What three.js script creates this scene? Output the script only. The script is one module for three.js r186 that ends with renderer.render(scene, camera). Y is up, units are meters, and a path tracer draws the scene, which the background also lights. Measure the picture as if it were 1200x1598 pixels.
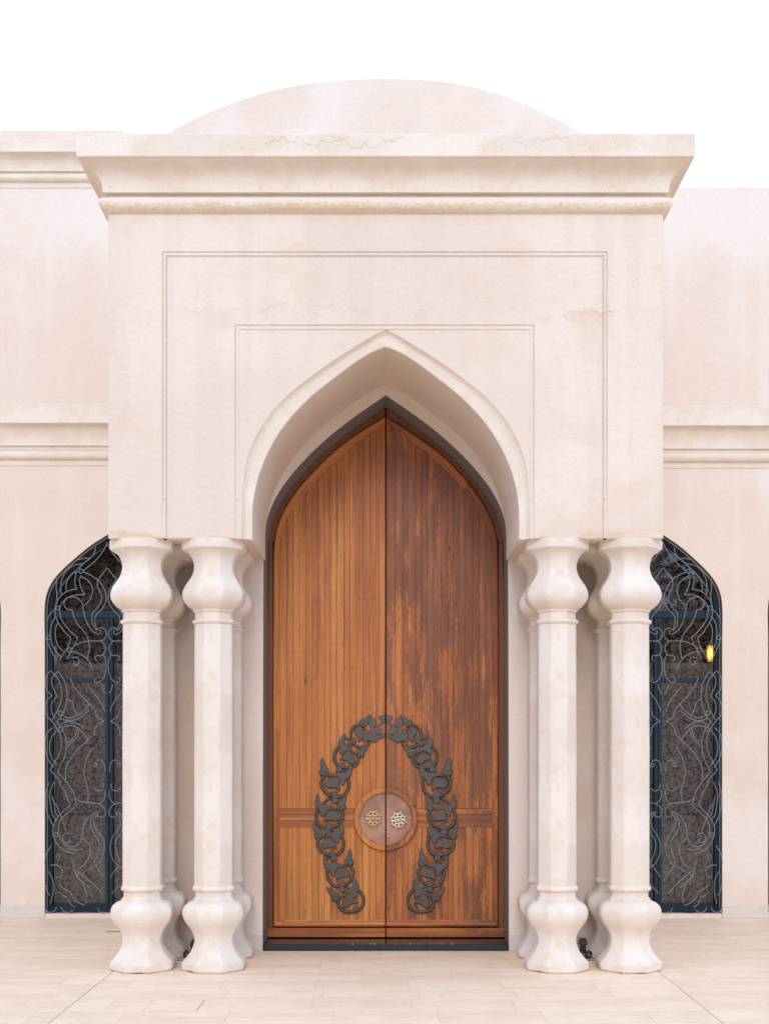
import * as THREE from 'three';
import { mergeGeometries, toCreasedNormals } from 'three/addons/utils/BufferGeometryUtils.js';

// ---------------------------------------------------------------- camera, sky, sun, exposure
const scene = new THREE.Scene();
// pixel <-> metre bookkeeping: lens axis at pixel (602, 1175), focal length 1800 px, camera 8.37 m before the portal face, eye at 1.6 m
const AX = 602, AY = 1175, F = 1800, D = 8.37, EYE = 1.6;
const X = (px, z = 0) => (px - AX) * (D - z) / F;
const Y = (py, z = 0) => EYE + (AY - py) * (D - z) / F;
const camera = new THREE.PerspectiveCamera(2 * Math.atan(AY / F) * 180 / Math.PI, 2 * AX / (2 * AY), 0.1, 600);
camera.position.set(0, EYE, D);
camera.lookAt(0, EYE, 0);
camera.setViewOffset(2 * AX, 2 * AY, 0, 0, 1200, 1598);      // shifted lens: verticals stay upright
camera.updateProjectionMatrix();
camera.updateMatrixWorld(true);

const renderer = new THREE.WebGLRenderer({ antialias: true });
renderer.setSize(768, 1024);
renderer.toneMapping = THREE.LinearToneMapping;
renderer.toneMappingExposure = 1.06;
renderer.shadowMap.enabled = true;
renderer.shadowMap.type = THREE.PCFSoftShadowMap;

{ // an even bright overcast sky, a little brighter overhead
  const w = 64, h = 32, d = new Float32Array(w * h * 4);
  for (let j = 0; j < h; j++) for (let i = 0; i < w; i++) {
    const s = Math.max(0, Math.sin(((j + 0.5) / h - 0.5) * Math.PI)), l = 1.0 + 0.1 * s, k = (j * w + i) * 4;
    d[k] = l * 0.97; d[k + 1] = l * 1.17; d[k + 2] = l * 1.6; d[k + 3] = 1;
  }
  const t = new THREE.DataTexture(d, w, h, THREE.RGBAFormat, THREE.FloatType);
  t.mapping = THREE.EquirectangularReflectionMapping; t.magFilter = THREE.LinearFilter; t.minFilter = THREE.LinearFilter; t.needsUpdate = true;
  scene.background = t; scene.environment = t;
}
const sun = new THREE.DirectionalLight(new THREE.Color(1, 0.95, 0.9), 1.0);
sun.position.set(-0.8, 9, 15);
sun.shadow.radius = 40;
sun.castShadow = true;
sun.shadow.mapSize.set(2048, 2048);
Object.assign(sun.shadow.camera, { left: -12, right: 12, top: 12, bottom: -12, near: 1, far: 60 });
scene.add(sun, sun.target);

// ---------------------------------------------------------------- helpers
let seed = 7;
const rnd = () => { seed |= 0; seed = seed + 0x6D2B79F5 | 0; let t = Math.imul(seed ^ seed >>> 15, 1 | seed); t = t + Math.imul(t ^ t >>> 7, 61 | t) ^ t; return ((t ^ t >>> 14) >>> 0) / 4294967296; };
const V2 = (x, y) => new THREE.Vector2(x, y), V3 = (x, y, z) => new THREE.Vector3(x, y, z);
const clamp = (v, a = 0, b = 1) => Math.min(b, Math.max(a, v));
const lerp = (a, b, t) => a + (b - a) * t;
const smooth = (a, b, v) => { const t = clamp((v - a) / (b - a)); return t * t * (3 - 2 * t); };
const hash = (x, y) => { let h = Math.imul(x, 374761393) + Math.imul(y, 668265263) | 0; h = Math.imul(h ^ h >>> 13, 1274126177); return ((h ^ h >>> 16) >>> 0) / 4294967296; };
function noise(x, y, per = 0) {
  const xi = Math.floor(x), yi = Math.floor(y), fx = x - xi, fy = y - yi, u = fx * fx * (3 - 2 * fx), v = fy * fy * (3 - 2 * fy);
  const m = per ? (a => ((a % per) + per) % per) : (a => a);
  const a = hash(m(xi), m(yi)), b = hash(m(xi + 1), m(yi)), c = hash(m(xi), m(yi + 1)), d = hash(m(xi + 1), m(yi + 1));
  return a + (b - a) * u + (c - a) * v + (a - b - c + d) * u * v;
}
function fbm(x, y, oct = 4, per = 0) { let s = 0, a = 0.5, n = 0; for (let i = 0; i < oct; i++) { s += a * noise(x + i * 17 * (per ? 0 : 1), y, per); n += a; a *= 0.5; x *= 2; y *= 2; per *= 2; } return s / n; }
const taken = new Map();
function numbered(name) { const n = taken.get(name) || 0; taken.set(name, n + 1); return n ? `${name}_${String(n).padStart(3, '0')}` : name; }
function mesh(name, geo, mat, parent) {
  const m = new THREE.Mesh(geo, mat); m.castShadow = m.receiveShadow = true;
  m.name = parent ? name : numbered(name); (parent || scene).add(m); return m;
}
function tag(o, label, category, group, kind) { o.userData.label = label; if (category) o.userData.category = category; if (group) o.userData.group = group; if (kind) o.userData.kind = kind; return o; }
function thing(name, label, category, group) { const g = new THREE.Group(); g.name = numbered(name); scene.add(g); return tag(g, label, category, group); }
function sub(name, parent) { const g = new THREE.Group(); g.name = name; parent.add(g); return g; }
const structure = (o, label) => tag(o, label, null, null, 'structure');

// textures: f(u, v) -> [r, g, b] in sRGB 0..255, u right, v up
function colorTex(w, h, f) {
  const d = new Uint8Array(w * h * 4);
  for (let j = 0, k = 0; j < h; j++) for (let i = 0; i < w; i++, k += 4) { const c = f((i + 0.5) / w, (j + 0.5) / h); d[k] = clamp(c[0], 0, 255); d[k + 1] = clamp(c[1], 0, 255); d[k + 2] = clamp(c[2], 0, 255); d[k + 3] = 255; }
  const t = new THREE.DataTexture(d, w, h); t.colorSpace = THREE.SRGBColorSpace; t.wrapS = t.wrapT = THREE.RepeatWrapping; t.magFilter = THREE.LinearFilter; t.minFilter = THREE.LinearMipmapLinearFilter; t.generateMipmaps = true; t.needsUpdate = true; return t;
}
function grayTex(w, h, f) { const t = colorTex(w, h, (u, v) => { const g = f(u, v) * 255; return [g, g, g]; }); t.colorSpace = THREE.NoColorSpace; return t; }
const fitted = (t, x0, y0, w, h) => { const c = t.clone(); c.repeat.set(1 / w, 1 / h); c.offset.set(-x0 / w, -y0 / h); c.needsUpdate = true; return c; };   // uv in metres -> one copy over w x h metres
const mix3 = (a, b, t) => [lerp(a[0], b[0], t), lerp(a[1], b[1], t), lerp(a[2], b[2], t)];

// geometry helpers
function shapeOf(pts, holes = []) { const s = new THREE.Shape(pts.map(p => V2(p[0], p[1]))); for (const h of holes) s.holes.push(new THREE.Path(h.map(p => V2(p[0], p[1])))); return s; }
function slab(pts, z0, z1, holes = [], bevel = 0) {           // outline in x, y; from z0 (back) to z1 (front)
  const g = new THREE.ExtrudeGeometry(shapeOf(pts, holes), { depth: z1 - z0 - (bevel ? bevel : 0), bevelEnabled: bevel > 0, bevelSize: bevel, bevelThickness: bevel, bevelOffset: -bevel, bevelSegments: 1, curveSegments: 8, steps: 1 });
  g.translate(0, 0, z0); return g;
}
const rect = (x0, y0, x1, y1) => [[x0, y0], [x1, y0], [x1, y1], [x0, y1]];
function box(x0, y0, z0, x1, y1, z1, c = 0) {                 // a box with chamfered long edges and uv in metres
  return c ? slab(rect(x0, y0, x1, y1), z0, z1, [], c) : slab(rect(x0, y0, x1, y1), z0, z1);
}
function rails(rows, crease = 0.6) {                          // rows: polylines of equal length (arrays of [x, y, z]); a skin between consecutive ones
  const pos = [], uv = [];
  const lens = rows[0].map(() => 0);
  const put = (p, s, t) => { pos.push(p[0], p[1], p[2]); uv.push(s, t); };
  const dist = (a, b) => Math.hypot(a[0] - b[0], a[1] - b[1], a[2] - b[2]);
  const along = [0]; for (let i = 1; i < rows[0].length; i++) along.push(along[i - 1] + dist(rows[0][i], rows[0][i - 1]));
  for (let j = 0; j + 1 < rows.length; j++) {
    const a = rows[j], b = rows[j + 1], n = a.length, next = lens.map((l, i) => l + dist(a[i], b[i]));
    for (let i = 0; i + 1 < n; i++) {
      put(a[i], along[i], lens[i]); put(a[i + 1], along[i + 1], lens[i + 1]); put(b[i + 1], along[i + 1], next[i + 1]);
      put(a[i], along[i], lens[i]); put(b[i + 1], along[i + 1], next[i + 1]); put(b[i], along[i], next[i]);
    }
    for (let i = 0; i < n; i++) lens[i] = next[i];
  }
  const g = new THREE.BufferGeometry();
  g.setAttribute('position', new THREE.Float32BufferAttribute(pos, 3)); g.setAttribute('uv', new THREE.Float32BufferAttribute(uv, 2));
  g.computeVertexNormals();
  return toCreasedNormals(g, crease);
}
const joined = list => { const gs = list.map(g => { const n = g.index ? g.toNonIndexed() : g; for (const k of Object.keys(n.attributes)) if (!['position', 'normal', 'uv'].includes(k)) n.deleteAttribute(k); return n; }); return mergeGeometries(gs); };
const spline = (pts, n = 48, closed = false) => new THREE.CatmullRomCurve3(pts.map(p => V3(p[0], p[1], 0)), closed, 'centripetal').getPoints(n).map(p => [p.x, p.y]);
function spread(pts, n) {                                     // n points evenly along a polyline
  const s = [0]; for (let i = 1; i < pts.length; i++) s.push(s[i - 1] + Math.hypot(pts[i][0] - pts[i - 1][0], pts[i][1] - pts[i - 1][1]));
  const out = []; let k = 0;
  for (let i = 0; i < n; i++) { const t = s[s.length - 1] * i / (n - 1); while (k < pts.length - 2 && s[k + 1] < t) k++; const f = (t - s[k]) / (s[k + 1] - s[k] || 1); out.push([lerp(pts[k][0], pts[k + 1][0], f), lerp(pts[k][1], pts[k + 1][1], f)]); }
  return out;
}
function halfArch(px, z, n = 40) {                            // traced outline foot -> apex, as metres on the plane z, distance from the axis as +x
  const p = px.map(([x, y]) => [Math.abs(X(x, z)), Y(y, z)]); p[p.length - 1][0] = 0;
  const c = spline(p, 90); c[c.length - 1][0] = 0; return spread(c, n);
}
const wholeArch = half => [...half.map(p => [-p[0], p[1]]), ...half.slice(0, -1).reverse()];   // left foot over the apex to the right foot
function heightAt(half, x) { x = Math.abs(x); let y = half[0][1]; for (let i = 0; i + 1 < half.length; i++) { const a = half[i], b = half[i + 1]; if (x <= a[0] && x >= b[0]) return lerp(a[1], b[1], a[0] === b[0] ? 1 : (a[0] - x) / (a[0] - b[0])); } return x > half[0][0] ? half[0][1] : half[half.length - 1][1]; }
function tube(pts, r, sides = 5, seg = 0) { const c = new THREE.CatmullRomCurve3(pts.map(p => V3(...p)), false, 'centripetal'); return new THREE.TubeGeometry(c, seg || Math.max(4, pts.length * 4), r, sides, false); }

// ---------------------------------------------------------------- materials
const bumpFine = grayTex(512, 512, (u, v) => 0.5 * fbm(u * 24, v * 24, 4, 24) + 0.5 * fbm(u * 90, v * 90, 2, 90));
// periodic noise for the tiling textures
function pn(u, v, fx, fy, oct = 4) { let t = 0, a = 0.5, n = 0; for (let o = 0; o < oct; o++) { const x = u * fx, y = v * fy, xi = Math.floor(x), yi = Math.floor(y), q = x - xi, w = y - yi, p = q * q * (3 - 2 * q), r = w * w * (3 - 2 * w), X0 = xi % fx, X1 = (xi + 1) % fx, Y0 = yi % fy + o * 911, Y1 = (yi + 1) % fy + o * 911, A = hash(X0, Y0), B = hash(X1, Y0), C = hash(X0, Y1), E = hash(X1, Y1); t += a * (A + (B - A) * p + (C - A) * r + (A - B - C + E) * p * r); n += a; a *= 0.5; fx *= 2; fy *= 2; } return t / n; }
// lime plaster of the portal: pale cream with rain runs, brown tide marks and patched bands
const plasterTex = colorTex(2048, 2048, (u, v) => {
  const x = -2.2 + 4.4 * u, y = 2.9 + 4.4 * v;
  const n1 = fbm(x * 1.3 + 3, y * 1.3, 4), n2 = fbm(x * 4 + 9, y * 4, 5), n3 = noise(x * 60, y * 60), n4 = noise(x * 170, y * 170), run = fbm(x * 9 + 40, y * 0.7, 4);
  let c = mix3([227, 210, 194], [234, 219, 204], smooth(0.3, 0.7, n1));
  c = mix3(c, [226, 202, 178], 0.45 * smooth(0.52, 0.8, n2));
  c = mix3(c, [222, 205, 190], 0.4 * smooth(0.5, 0.75, run));
  const wob = 0.05 * (fbm(x * 3.2, 2.5, 4) - 0.5) + 0.03 * (noise(x * 14, 7) - 0.5) + 0.012 * (noise(x * 45, 3) - 0.5);
  // the brown tide mark over the arch
  const tideY = 4.83 + wob * 2.2 - 0.03 * smooth(0.9, 1.7, x), d = y - tideY;
  const inTide = (0.45 + 0.55 * smooth(0.0, 0.4, x)) * smooth(-1.7, -1.3, x) * (1 - smooth(1.75, 1.95, x)) * smooth(0.4, 0.6, fbm(x * 2.1 + 5, 1.3, 3));
  c = mix3(c, [206, 172, 142], inTide * (0.6 * Math.exp(-d * d / 0.00005) * smooth(0.3, 0.6, noise(x * 9, 2)) + 0.3 * (d < 0 ? Math.exp(d * 11) : 0) * smooth(0.35, 0.65, fbm(x * 7, y * 9 + 20, 4))));
  // ochre dirt in patches along the soffit edge
  const e = y - 3.158 - 0.05 * fbm(x * 8, 3.3, 3);
  c = mix3(c, [214, 180, 130], 0.5 * Math.exp(-e * e / 0.0009) * smooth(0.42, 0.66, fbm(x * 6, y * 12, 4)));
  const speck = n4 > 0.93 && noise(x * 31, y * 31) > 0.72 ? 0.2 : 0;
  c = mix3(c, [170, 140, 115], speck);
  const g = (n3 - 0.5) * 3 + (n4 - 0.5) * 5; return [c[0] + g, c[1] + g, c[2] + g];
});
const wallTex = colorTex(2048, 2048, (u, v) => {
  const n1 = pn(u, v, 7, 7, 5), n2 = pn(u, v, 19, 15, 5), run = pn(u, v, 46, 4, 4), n3 = pn(u, v, 500, 500, 1), n4 = pn(u, v, 1024, 1024, 1);
  let c = mix3([229, 208, 190], [234, 217, 203], smooth(0.35, 0.65, n1));
  c = mix3(c, [229, 201, 177], 0.34 * smooth(0.52, 0.74, n2));
  c = mix3(c, [236, 221, 208], 0.28 * smooth(0.55, 0.75, run));
  c = mix3(c, [224, 196, 172], 0.16 * smooth(0.56, 0.74, pn(u, v, 27, 6, 4)));
  const g = (n3 - 0.5) * 4 + (n4 - 0.5) * 4; return [c[0] + g, c[1] + g, c[2] + g];
});
const stoneTex = colorTex(1024, 1024, (u, v) => {
  const n1 = pn(u, v, 5, 5, 4), n2 = pn(u, v, 13, 13, 5), n3 = pn(u, v, 512, 512, 1), n4 = pn(u, v, 150, 150, 1);
  let c = mix3([229, 212, 196], [235, 221, 207], smooth(0.35, 0.65, n1));
  c = mix3(c, [224, 199, 172], 0.4 * smooth(0.54, 0.75, n2));
  if (n4 > 0.88) c = mix3(c, [205, 178, 152], 0.45 * smooth(0.88, 0.96, n4));
  const g = (n3 - 0.5) * 11; return [c[0] + g, c[1] + g, c[2] + g];
});
const floorTex = colorTex(1024, 1024, (u, v) => {
  const n1 = pn(u, v, 4, 9, 4), n2 = pn(u, v, 7, 42, 4), n3 = pn(u, v, 400, 400, 1), n4 = pn(u, v, 34, 34, 3);
  let c = mix3([216, 194, 171], [222, 202, 181], smooth(0.3, 0.7, n1));
  c = mix3(c, [210, 186, 160], 0.4 * smooth(0.52, 0.75, n2));
  c = mix3(c, [200, 172, 146], 0.3 * smooth(0.66, 0.8, n4));
  const g = (n3 - 0.5) * 6; return [c[0] + g, c[1] + g, c[2] + g];
});
const bumpAt = (m, s = 0.7) => fitted(bumpFine, 0, 0, s * m, s * m);
const M = {};
const LIME = new THREE.Color(0.945, 0.935, 0.91);
M.plaster = new THREE.MeshStandardMaterial({ color: LIME, map: fitted(plasterTex, -2.2, 2.9, 4.4, 4.4), roughness: 0.92, bumpMap: bumpAt(1), bumpScale: 0.0028 });
M.wall = new THREE.MeshStandardMaterial({ color: new THREE.Color(0.96, 0.985, 0.99), map: fitted(wallTex, 0, 0, 6, 6), roughness: 0.93, bumpMap: bumpAt(1), bumpScale: 0.0028 });
M.moulding = new THREE.MeshStandardMaterial({ color: new THREE.Color(0.96, 0.97, 0.95), map: fitted(stoneTex, 0, 0, 1.7, 1.7), roughness: 0.92, bumpMap: bumpAt(1), bumpScale: 0.0028 });
M.stone = new THREE.MeshStandardMaterial({ color: new THREE.Color(0.97, 0.98, 0.97), map: fitted(stoneTex, 0.3, 0.2, 1.1, 1.1), roughness: 0.88, bumpMap: bumpAt(0.6), bumpScale: 0.003 });
M.plinth = new THREE.MeshStandardMaterial({ map: fitted(stoneTex, 0.3, 0.2, 1.2, 1.2), color: new THREE.Color(0.86, 0.9, 0.95), roughness: 0.8, bumpMap: bumpAt(1), bumpScale: 0.003 });
M.tiles = [[1, 1, 1], [0.995, 0.992, 0.988], [1.006, 1.007, 1.01], [0.985, 0.978, 0.968], [1.0, 0.997, 0.992]].map(c => new THREE.MeshStandardMaterial({ map: fitted(floorTex, 0, 0, 1.4, 1.4), color: new THREE.Color(...c).multiply(new THREE.Color(1.22, 1.18, 1.1)), roughness: 0.62, bumpMap: bumpAt(0.8), bumpScale: 0.0015 }));
M.ground = new THREE.MeshStandardMaterial({ map: fitted(floorTex, 0, 0, 2.4, 2.4), color: new THREE.Color(1.2, 1.16, 1.08), roughness: 0.8 });
M.grout = new THREE.MeshStandardMaterial({ color: new THREE.Color().setRGB(0.5, 0.42, 0.34), roughness: 0.95 });
M.darkGap = new THREE.MeshStandardMaterial({ color: new THREE.Color().setRGB(0.02, 0.018, 0.017), roughness: 0.9 });
M.lining = new THREE.MeshStandardMaterial({ color: new THREE.Color().setRGB(0.2, 0.165, 0.155), roughness: 0.7, bumpMap: bumpAt(0.4), bumpScale: 0.002 });
M.iron = new THREE.MeshStandardMaterial({ color: new THREE.Color().setRGB(0.21, 0.25, 0.265), roughness: 0.4, metalness: 0.3 });
M.blackIron = new THREE.MeshStandardMaterial({ color: new THREE.Color().setRGB(0.006, 0.007, 0.008), roughness: 0.6 });
M.steel = new THREE.MeshPhysicalMaterial({ color: new THREE.Color().setRGB(0.012, 0.03, 0.047), roughness: 0.5, specularIntensity: 0.5 });
M.glass = new THREE.MeshPhysicalMaterial({ color: 0xffffff, transmission: 1, thickness: 0, roughness: 0.0, ior: 1.7, metalness: 0 });
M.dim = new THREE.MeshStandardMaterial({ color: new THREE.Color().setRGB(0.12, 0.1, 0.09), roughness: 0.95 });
M.gunmetal = new THREE.MeshStandardMaterial({ color: new THREE.Color().setRGB(0.115, 0.105, 0.095), roughness: 0.32, metalness: 0.7, bumpMap: bumpAt(0.1), bumpScale: 0.0015 });
const copperTex = colorTex(256, 256, (u, v) => { const a = pn(u, v, 3, 3, 5), b = pn(u, v, 9, 9, 4); return mix3(mix3([178, 138, 116], [150, 112, 96], smooth(0.35, 0.65, a)), [186, 128, 106], 0.6 * smooth(0.5, 0.72, b)); });
M.copper = new THREE.MeshStandardMaterial({ map: fitted(copperTex, 0, 0, 0.5, 0.5), roughness: 0.5, metalness: 0.25, bumpMap: bumpAt(0.2), bumpScale: 0.001 });
M.brass = new THREE.MeshStandardMaterial({ color: new THREE.Color().setRGB(0.75, 0.58, 0.28), roughness: 0.36, metalness: 0.6 });
M.paleBrass = new THREE.MeshStandardMaterial({ color: new THREE.Color().setRGB(0.88, 0.78, 0.58), roughness: 0.36, metalness: 0.55 });
M.bronze = new THREE.MeshStandardMaterial({ color: new THREE.Color().setRGB(0.07, 0.055, 0.045), roughness: 0.45, metalness: 0.6 });
M.plate = new THREE.MeshStandardMaterial({ color: new THREE.Color().setRGB(0.62, 0.58, 0.54), roughness: 0.5 });
// the threshold slab: green black marble, chipped white along its front edge
const marbleTex = colorTex(1024, 128, (u, v) => {
  const x = u * 2, y = v * 0.4, vein = Math.abs(fbm(x * 3, y * 6, 4) - 0.5);
  let c = mix3([12, 26, 31], [38, 52, 56], 0.5 * (1 - smooth(0, 0.03, vein)) + 0.25 * noise(x * 60, y * 60));
  const chip = v > 0.78 && v < 0.83 && u > 0.27 && u < 0.8 && noise(x * 90, y * 20) > 0.72 ? 1 : 0;
  return mix3(c, [205, 200, 196], chip * 0.8);
});
M.marble = new THREE.MeshPhysicalMaterial({ map: marbleTex, roughness: 0.22, clearcoat: 0.3 });
// oiled hardwood, one texture over each leaf (1 m by 4.7 m); the weathered leaf carries patches of old dark varnish
function woodTex(kind) {
  return colorTex(1024, 2048, (u, v) => {
    const x = u, y = v * 4.7, o = kind * 31.7;
    const ring = fbm(x * 26 + o + 0.6 * noise(x * 4, y * 0.7), y * 0.5 + o, 4), grain = fbm(x * 150 + o, y * 3.2, 3), pore = noise(x * 420, y * 16 + o), blot = fbm(x * 5 + o, y * 1.1 + 9, 4);
    let c = kind ? mix3([166, 94, 42], [196, 124, 60], smooth(0.25, 0.75, ring)) : mix3([192, 118, 52], [212, 142, 68], smooth(0.2, 0.8, ring));
    c = mix3(c, [164, 90, 40], 0.42 * smooth(0.48, 0.8, grain));
    c = mix3(c, [186, 106, 52], 0.35 * smooth(0.45, 0.7, blot));
    if (pore > 0.8) c = mix3(c, [120, 64, 30], 0.32);
    const jag = fbm(x * 14 + o, y * 2.6, 5) * 0.5 + fbm(x * 44, y * 3.5 + o, 4) * 0.3 + fbm(x * 90, y * 30 + o, 3) * 0.2;
    if (kind) {                       // dark varnish left on most of the upper boards, worn through in streaks lower down
      const left = 0.50 - 0.09 * smooth(1.9, 3.6, y) + 0.05 * smooth(1.5, 0.4, y) - 0.05 * smooth(0.62, 0.9, x);
      const m = smooth(left - 0.1, left + 0.08, jag);
      c = mix3(c, mix3([92, 52, 34], [124, 74, 50], grain), 0.74 * m);
      c = mix3(c, [138, 108, 98], 0.22 * m * smooth(0.5, 0.7, fbm(x * 11, y * 1.6 + 50, 4)));
      c = mix3(c, [170, 92, 48], 0.35 * smooth(0.5, 0.66, fbm(x * 30, y * 5 + 70, 4)));
    } else {
      const left = 0.62 - 0.17 * smooth(2.7, 4.2, y);
      c = mix3(c, [132, 70, 38], 0.62 * smooth(left - 0.16, left + 0.14, 0.5 * jag + 0.5 * fbm(x * 70, y * 1.1 + 3, 4)));
    }
    if (kind === 2) c = mix3([98, 52, 26], [138, 80, 42], clamp(0.6 * ring + 0.5 * grain));
    const knot = Math.hypot((x - 0.33 - 0.2 * kind) * 9, (y - 2.2 - kind * 1.1) * 4); if (knot < 0.14) c = mix3([70, 34, 16], c, knot / 0.14);
    return c;
  });
}
const woodMaps = [woodTex(0), woodTex(1)], stainTex = woodTex(2);
const woodBump = grayTex(512, 512, (u, v) => fbm(u * 120, v * 4, 3));
M.wood = woodMaps.map((t, k) => [[1, 1, 1], [0.92, 0.88, 0.85], [1.05, 1.06, 1.04], [0.96, 0.9, 0.85], [1.02, 0.98, 0.94]].map((c, i) => {
  const map = fitted(t, k ? 0 : -1, 0, 1, 4.7); map.offset.y = i * 0.0;
  return new THREE.MeshPhysicalMaterial({ map, color: new THREE.Color(...c), roughness: 0.52, clearcoat: 0.06, clearcoatRoughness: 0.35, bumpMap: fitted(woodBump, 0, 0, 0.5, 1.2), bumpScale: 0.0012 });
}));
M.stained = new THREE.MeshPhysicalMaterial({ map: fitted(stainTex, 0, 0, 1, 4.7), roughness: 0.5, clearcoat: 0.06, bumpMap: fitted(woodBump, 0, 0, 0.5, 1.2), bumpScale: 0.0012 });
console.log('materials');

// ---------------------------------------------------------------- levels of the architecture
const SOFFIT = 3.158, HW = 2.011, ZW = -0.95, ZD = -1.25, ZM = -2.8, TOPW = 5.86;
// traced arches, foot to apex (left halves)
const archA = halfArch([[377.5, 838], [378, 790], [380, 757], [388, 710], [411, 662], [444, 622], [483, 590], [522, 562], [557, 540], [583, 524], [600, 515]], -0.02);
const archB = halfArch([[394.5, 838], [395, 792], [400.5, 757], [417, 710], [443, 666], [482, 623], [522, 590.5], [557, 564.5], [583, 549], [600, 541.5]], -0.062);
const archD = halfArch([[410, 1483], [411, 1000], [412, 850], [413, 833], [416, 814], [424.5, 789], [438.6, 763], [461.4, 733], [487.7, 705], [522.7, 673.6], [557.8, 647], [602, 616.5]], ZW, 80);
const archE = halfArch([[427, 1446], [427, 900], [428, 849], [431.5, 828], [440, 803], [461, 768], [487.7, 737], [522.7, 703], [557.8, 677], [602, 650.5]], ZD, 80);
const archF = halfArch([[436, 1435], [436, 900], [436.8, 852], [440.5, 827], [452.6, 800], [478, 765], [505, 735], [535, 708], [575, 677], [602, 660]], ZD, 80);
const atFoot = (half, y) => [[half[0][0], y], ...half.slice(1)];

// ---------------------------------------------------------------- ground
{
  const g = new THREE.PlaneGeometry(500, 500); g.rotateX(-Math.PI / 2);
  const uv = g.attributes.uv, p = g.attributes.position; for (let i = 0; i < uv.count; i++) uv.setXY(i, p.getX(i), -p.getZ(i));
  const o = mesh('ground', g, M.ground); o.position.y = -0.022; structure(o, 'pale stone court stretching away beyond the paving');
  const pave = new THREE.Group(); pave.name = 'paving'; scene.add(pave); structure(pave, 'pale travertine paving laid in staggered rows before the portal');
  const bed = box(-5.2, -0.03, -2.9, 5.2, -0.0035, 3.0); mesh('joint_bed', bed, M.grout, pave);
  const W = 0.64, L = 0.326, gap = 0.0008, variants = new Map();
  function tile(x0, z0, x1, z1) {
    const w = +(x1 - x0 - gap).toFixed(3), l = +(z1 - z0 - gap).toFixed(3), key = `${w},${l},${Math.floor(rnd() * 5)}`;
    if (!variants.has(key)) {
      const t = slab(rect(-w / 2, -l / 2, w / 2, l / 2), -0.02, 0, [], 0.0008); const ox = rnd() * 3, oy = rnd() * 3, u = t.attributes.uv;
      for (let i = 0; i < u.count; i++) u.setXY(i, u.getX(i) + ox, u.getY(i) + oy);
      t.rotateX(-Math.PI / 2); variants.set(key, t);
    }
    const m = mesh('tile', variants.get(key), M.tiles[Math.floor(rnd() * 5)], pave);
    m.position.set((x0 + x1) / 2, (rnd() - 0.5) * 0.0008, (z0 + z1) / 2);
  }
  const cover = [-1.5, 0.909, -1.172, 1.222];                 // the lifted square of the access cover
  let row = 0;
  for (let z = 2.84; z > -2.75; z -= L, row++) {
    const z0 = Math.max(z - L, -2.8), off = row % 2 ? 0.31 : 0.08;
    for (const [a, b] of [[-5.12, -1.998], [-1.99, 1.99], [1.998, 5.12]]) {
      let x = a - (rnd() * 0.3) - off;
      while (x < b) { const x1 = x + W; tile(Math.max(x, a), z0, Math.min(x1 > b - 0.12 ? b : x1, b), z); x = x1 > b - 0.12 ? b + 1 : x1; }
    }
  }
  const c = thing('access_cover', 'square stone access cover outlined by a dark joint in the paving', 'cover');
  const fr = slab(rect(cover[0] - 0.004, -cover[3] - 0.004, cover[2] + 0.004, -cover[1] + 0.004), 0, 0.0016); fr.rotateX(-Math.PI / 2); mesh('joint', fr, M.grout, c);
  const lid = slab(rect(cover[0] + 0.002, -cover[3] + 0.002, cover[2] - 0.002, -cover[1] - 0.002), 0.0016, 0.005, [], 0.001); lid.rotateX(-Math.PI / 2); mesh('lid', lid, M.tiles[2], c);
  const s = thing('floor_slot', 'narrow dark drain slot in the paving beside the outer column', 'drain');
  mesh('slot', box(-2.5, 0.0005, -1.97, -2.38, 0.0035, -1.955), M.darkGap, s);
}

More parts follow.
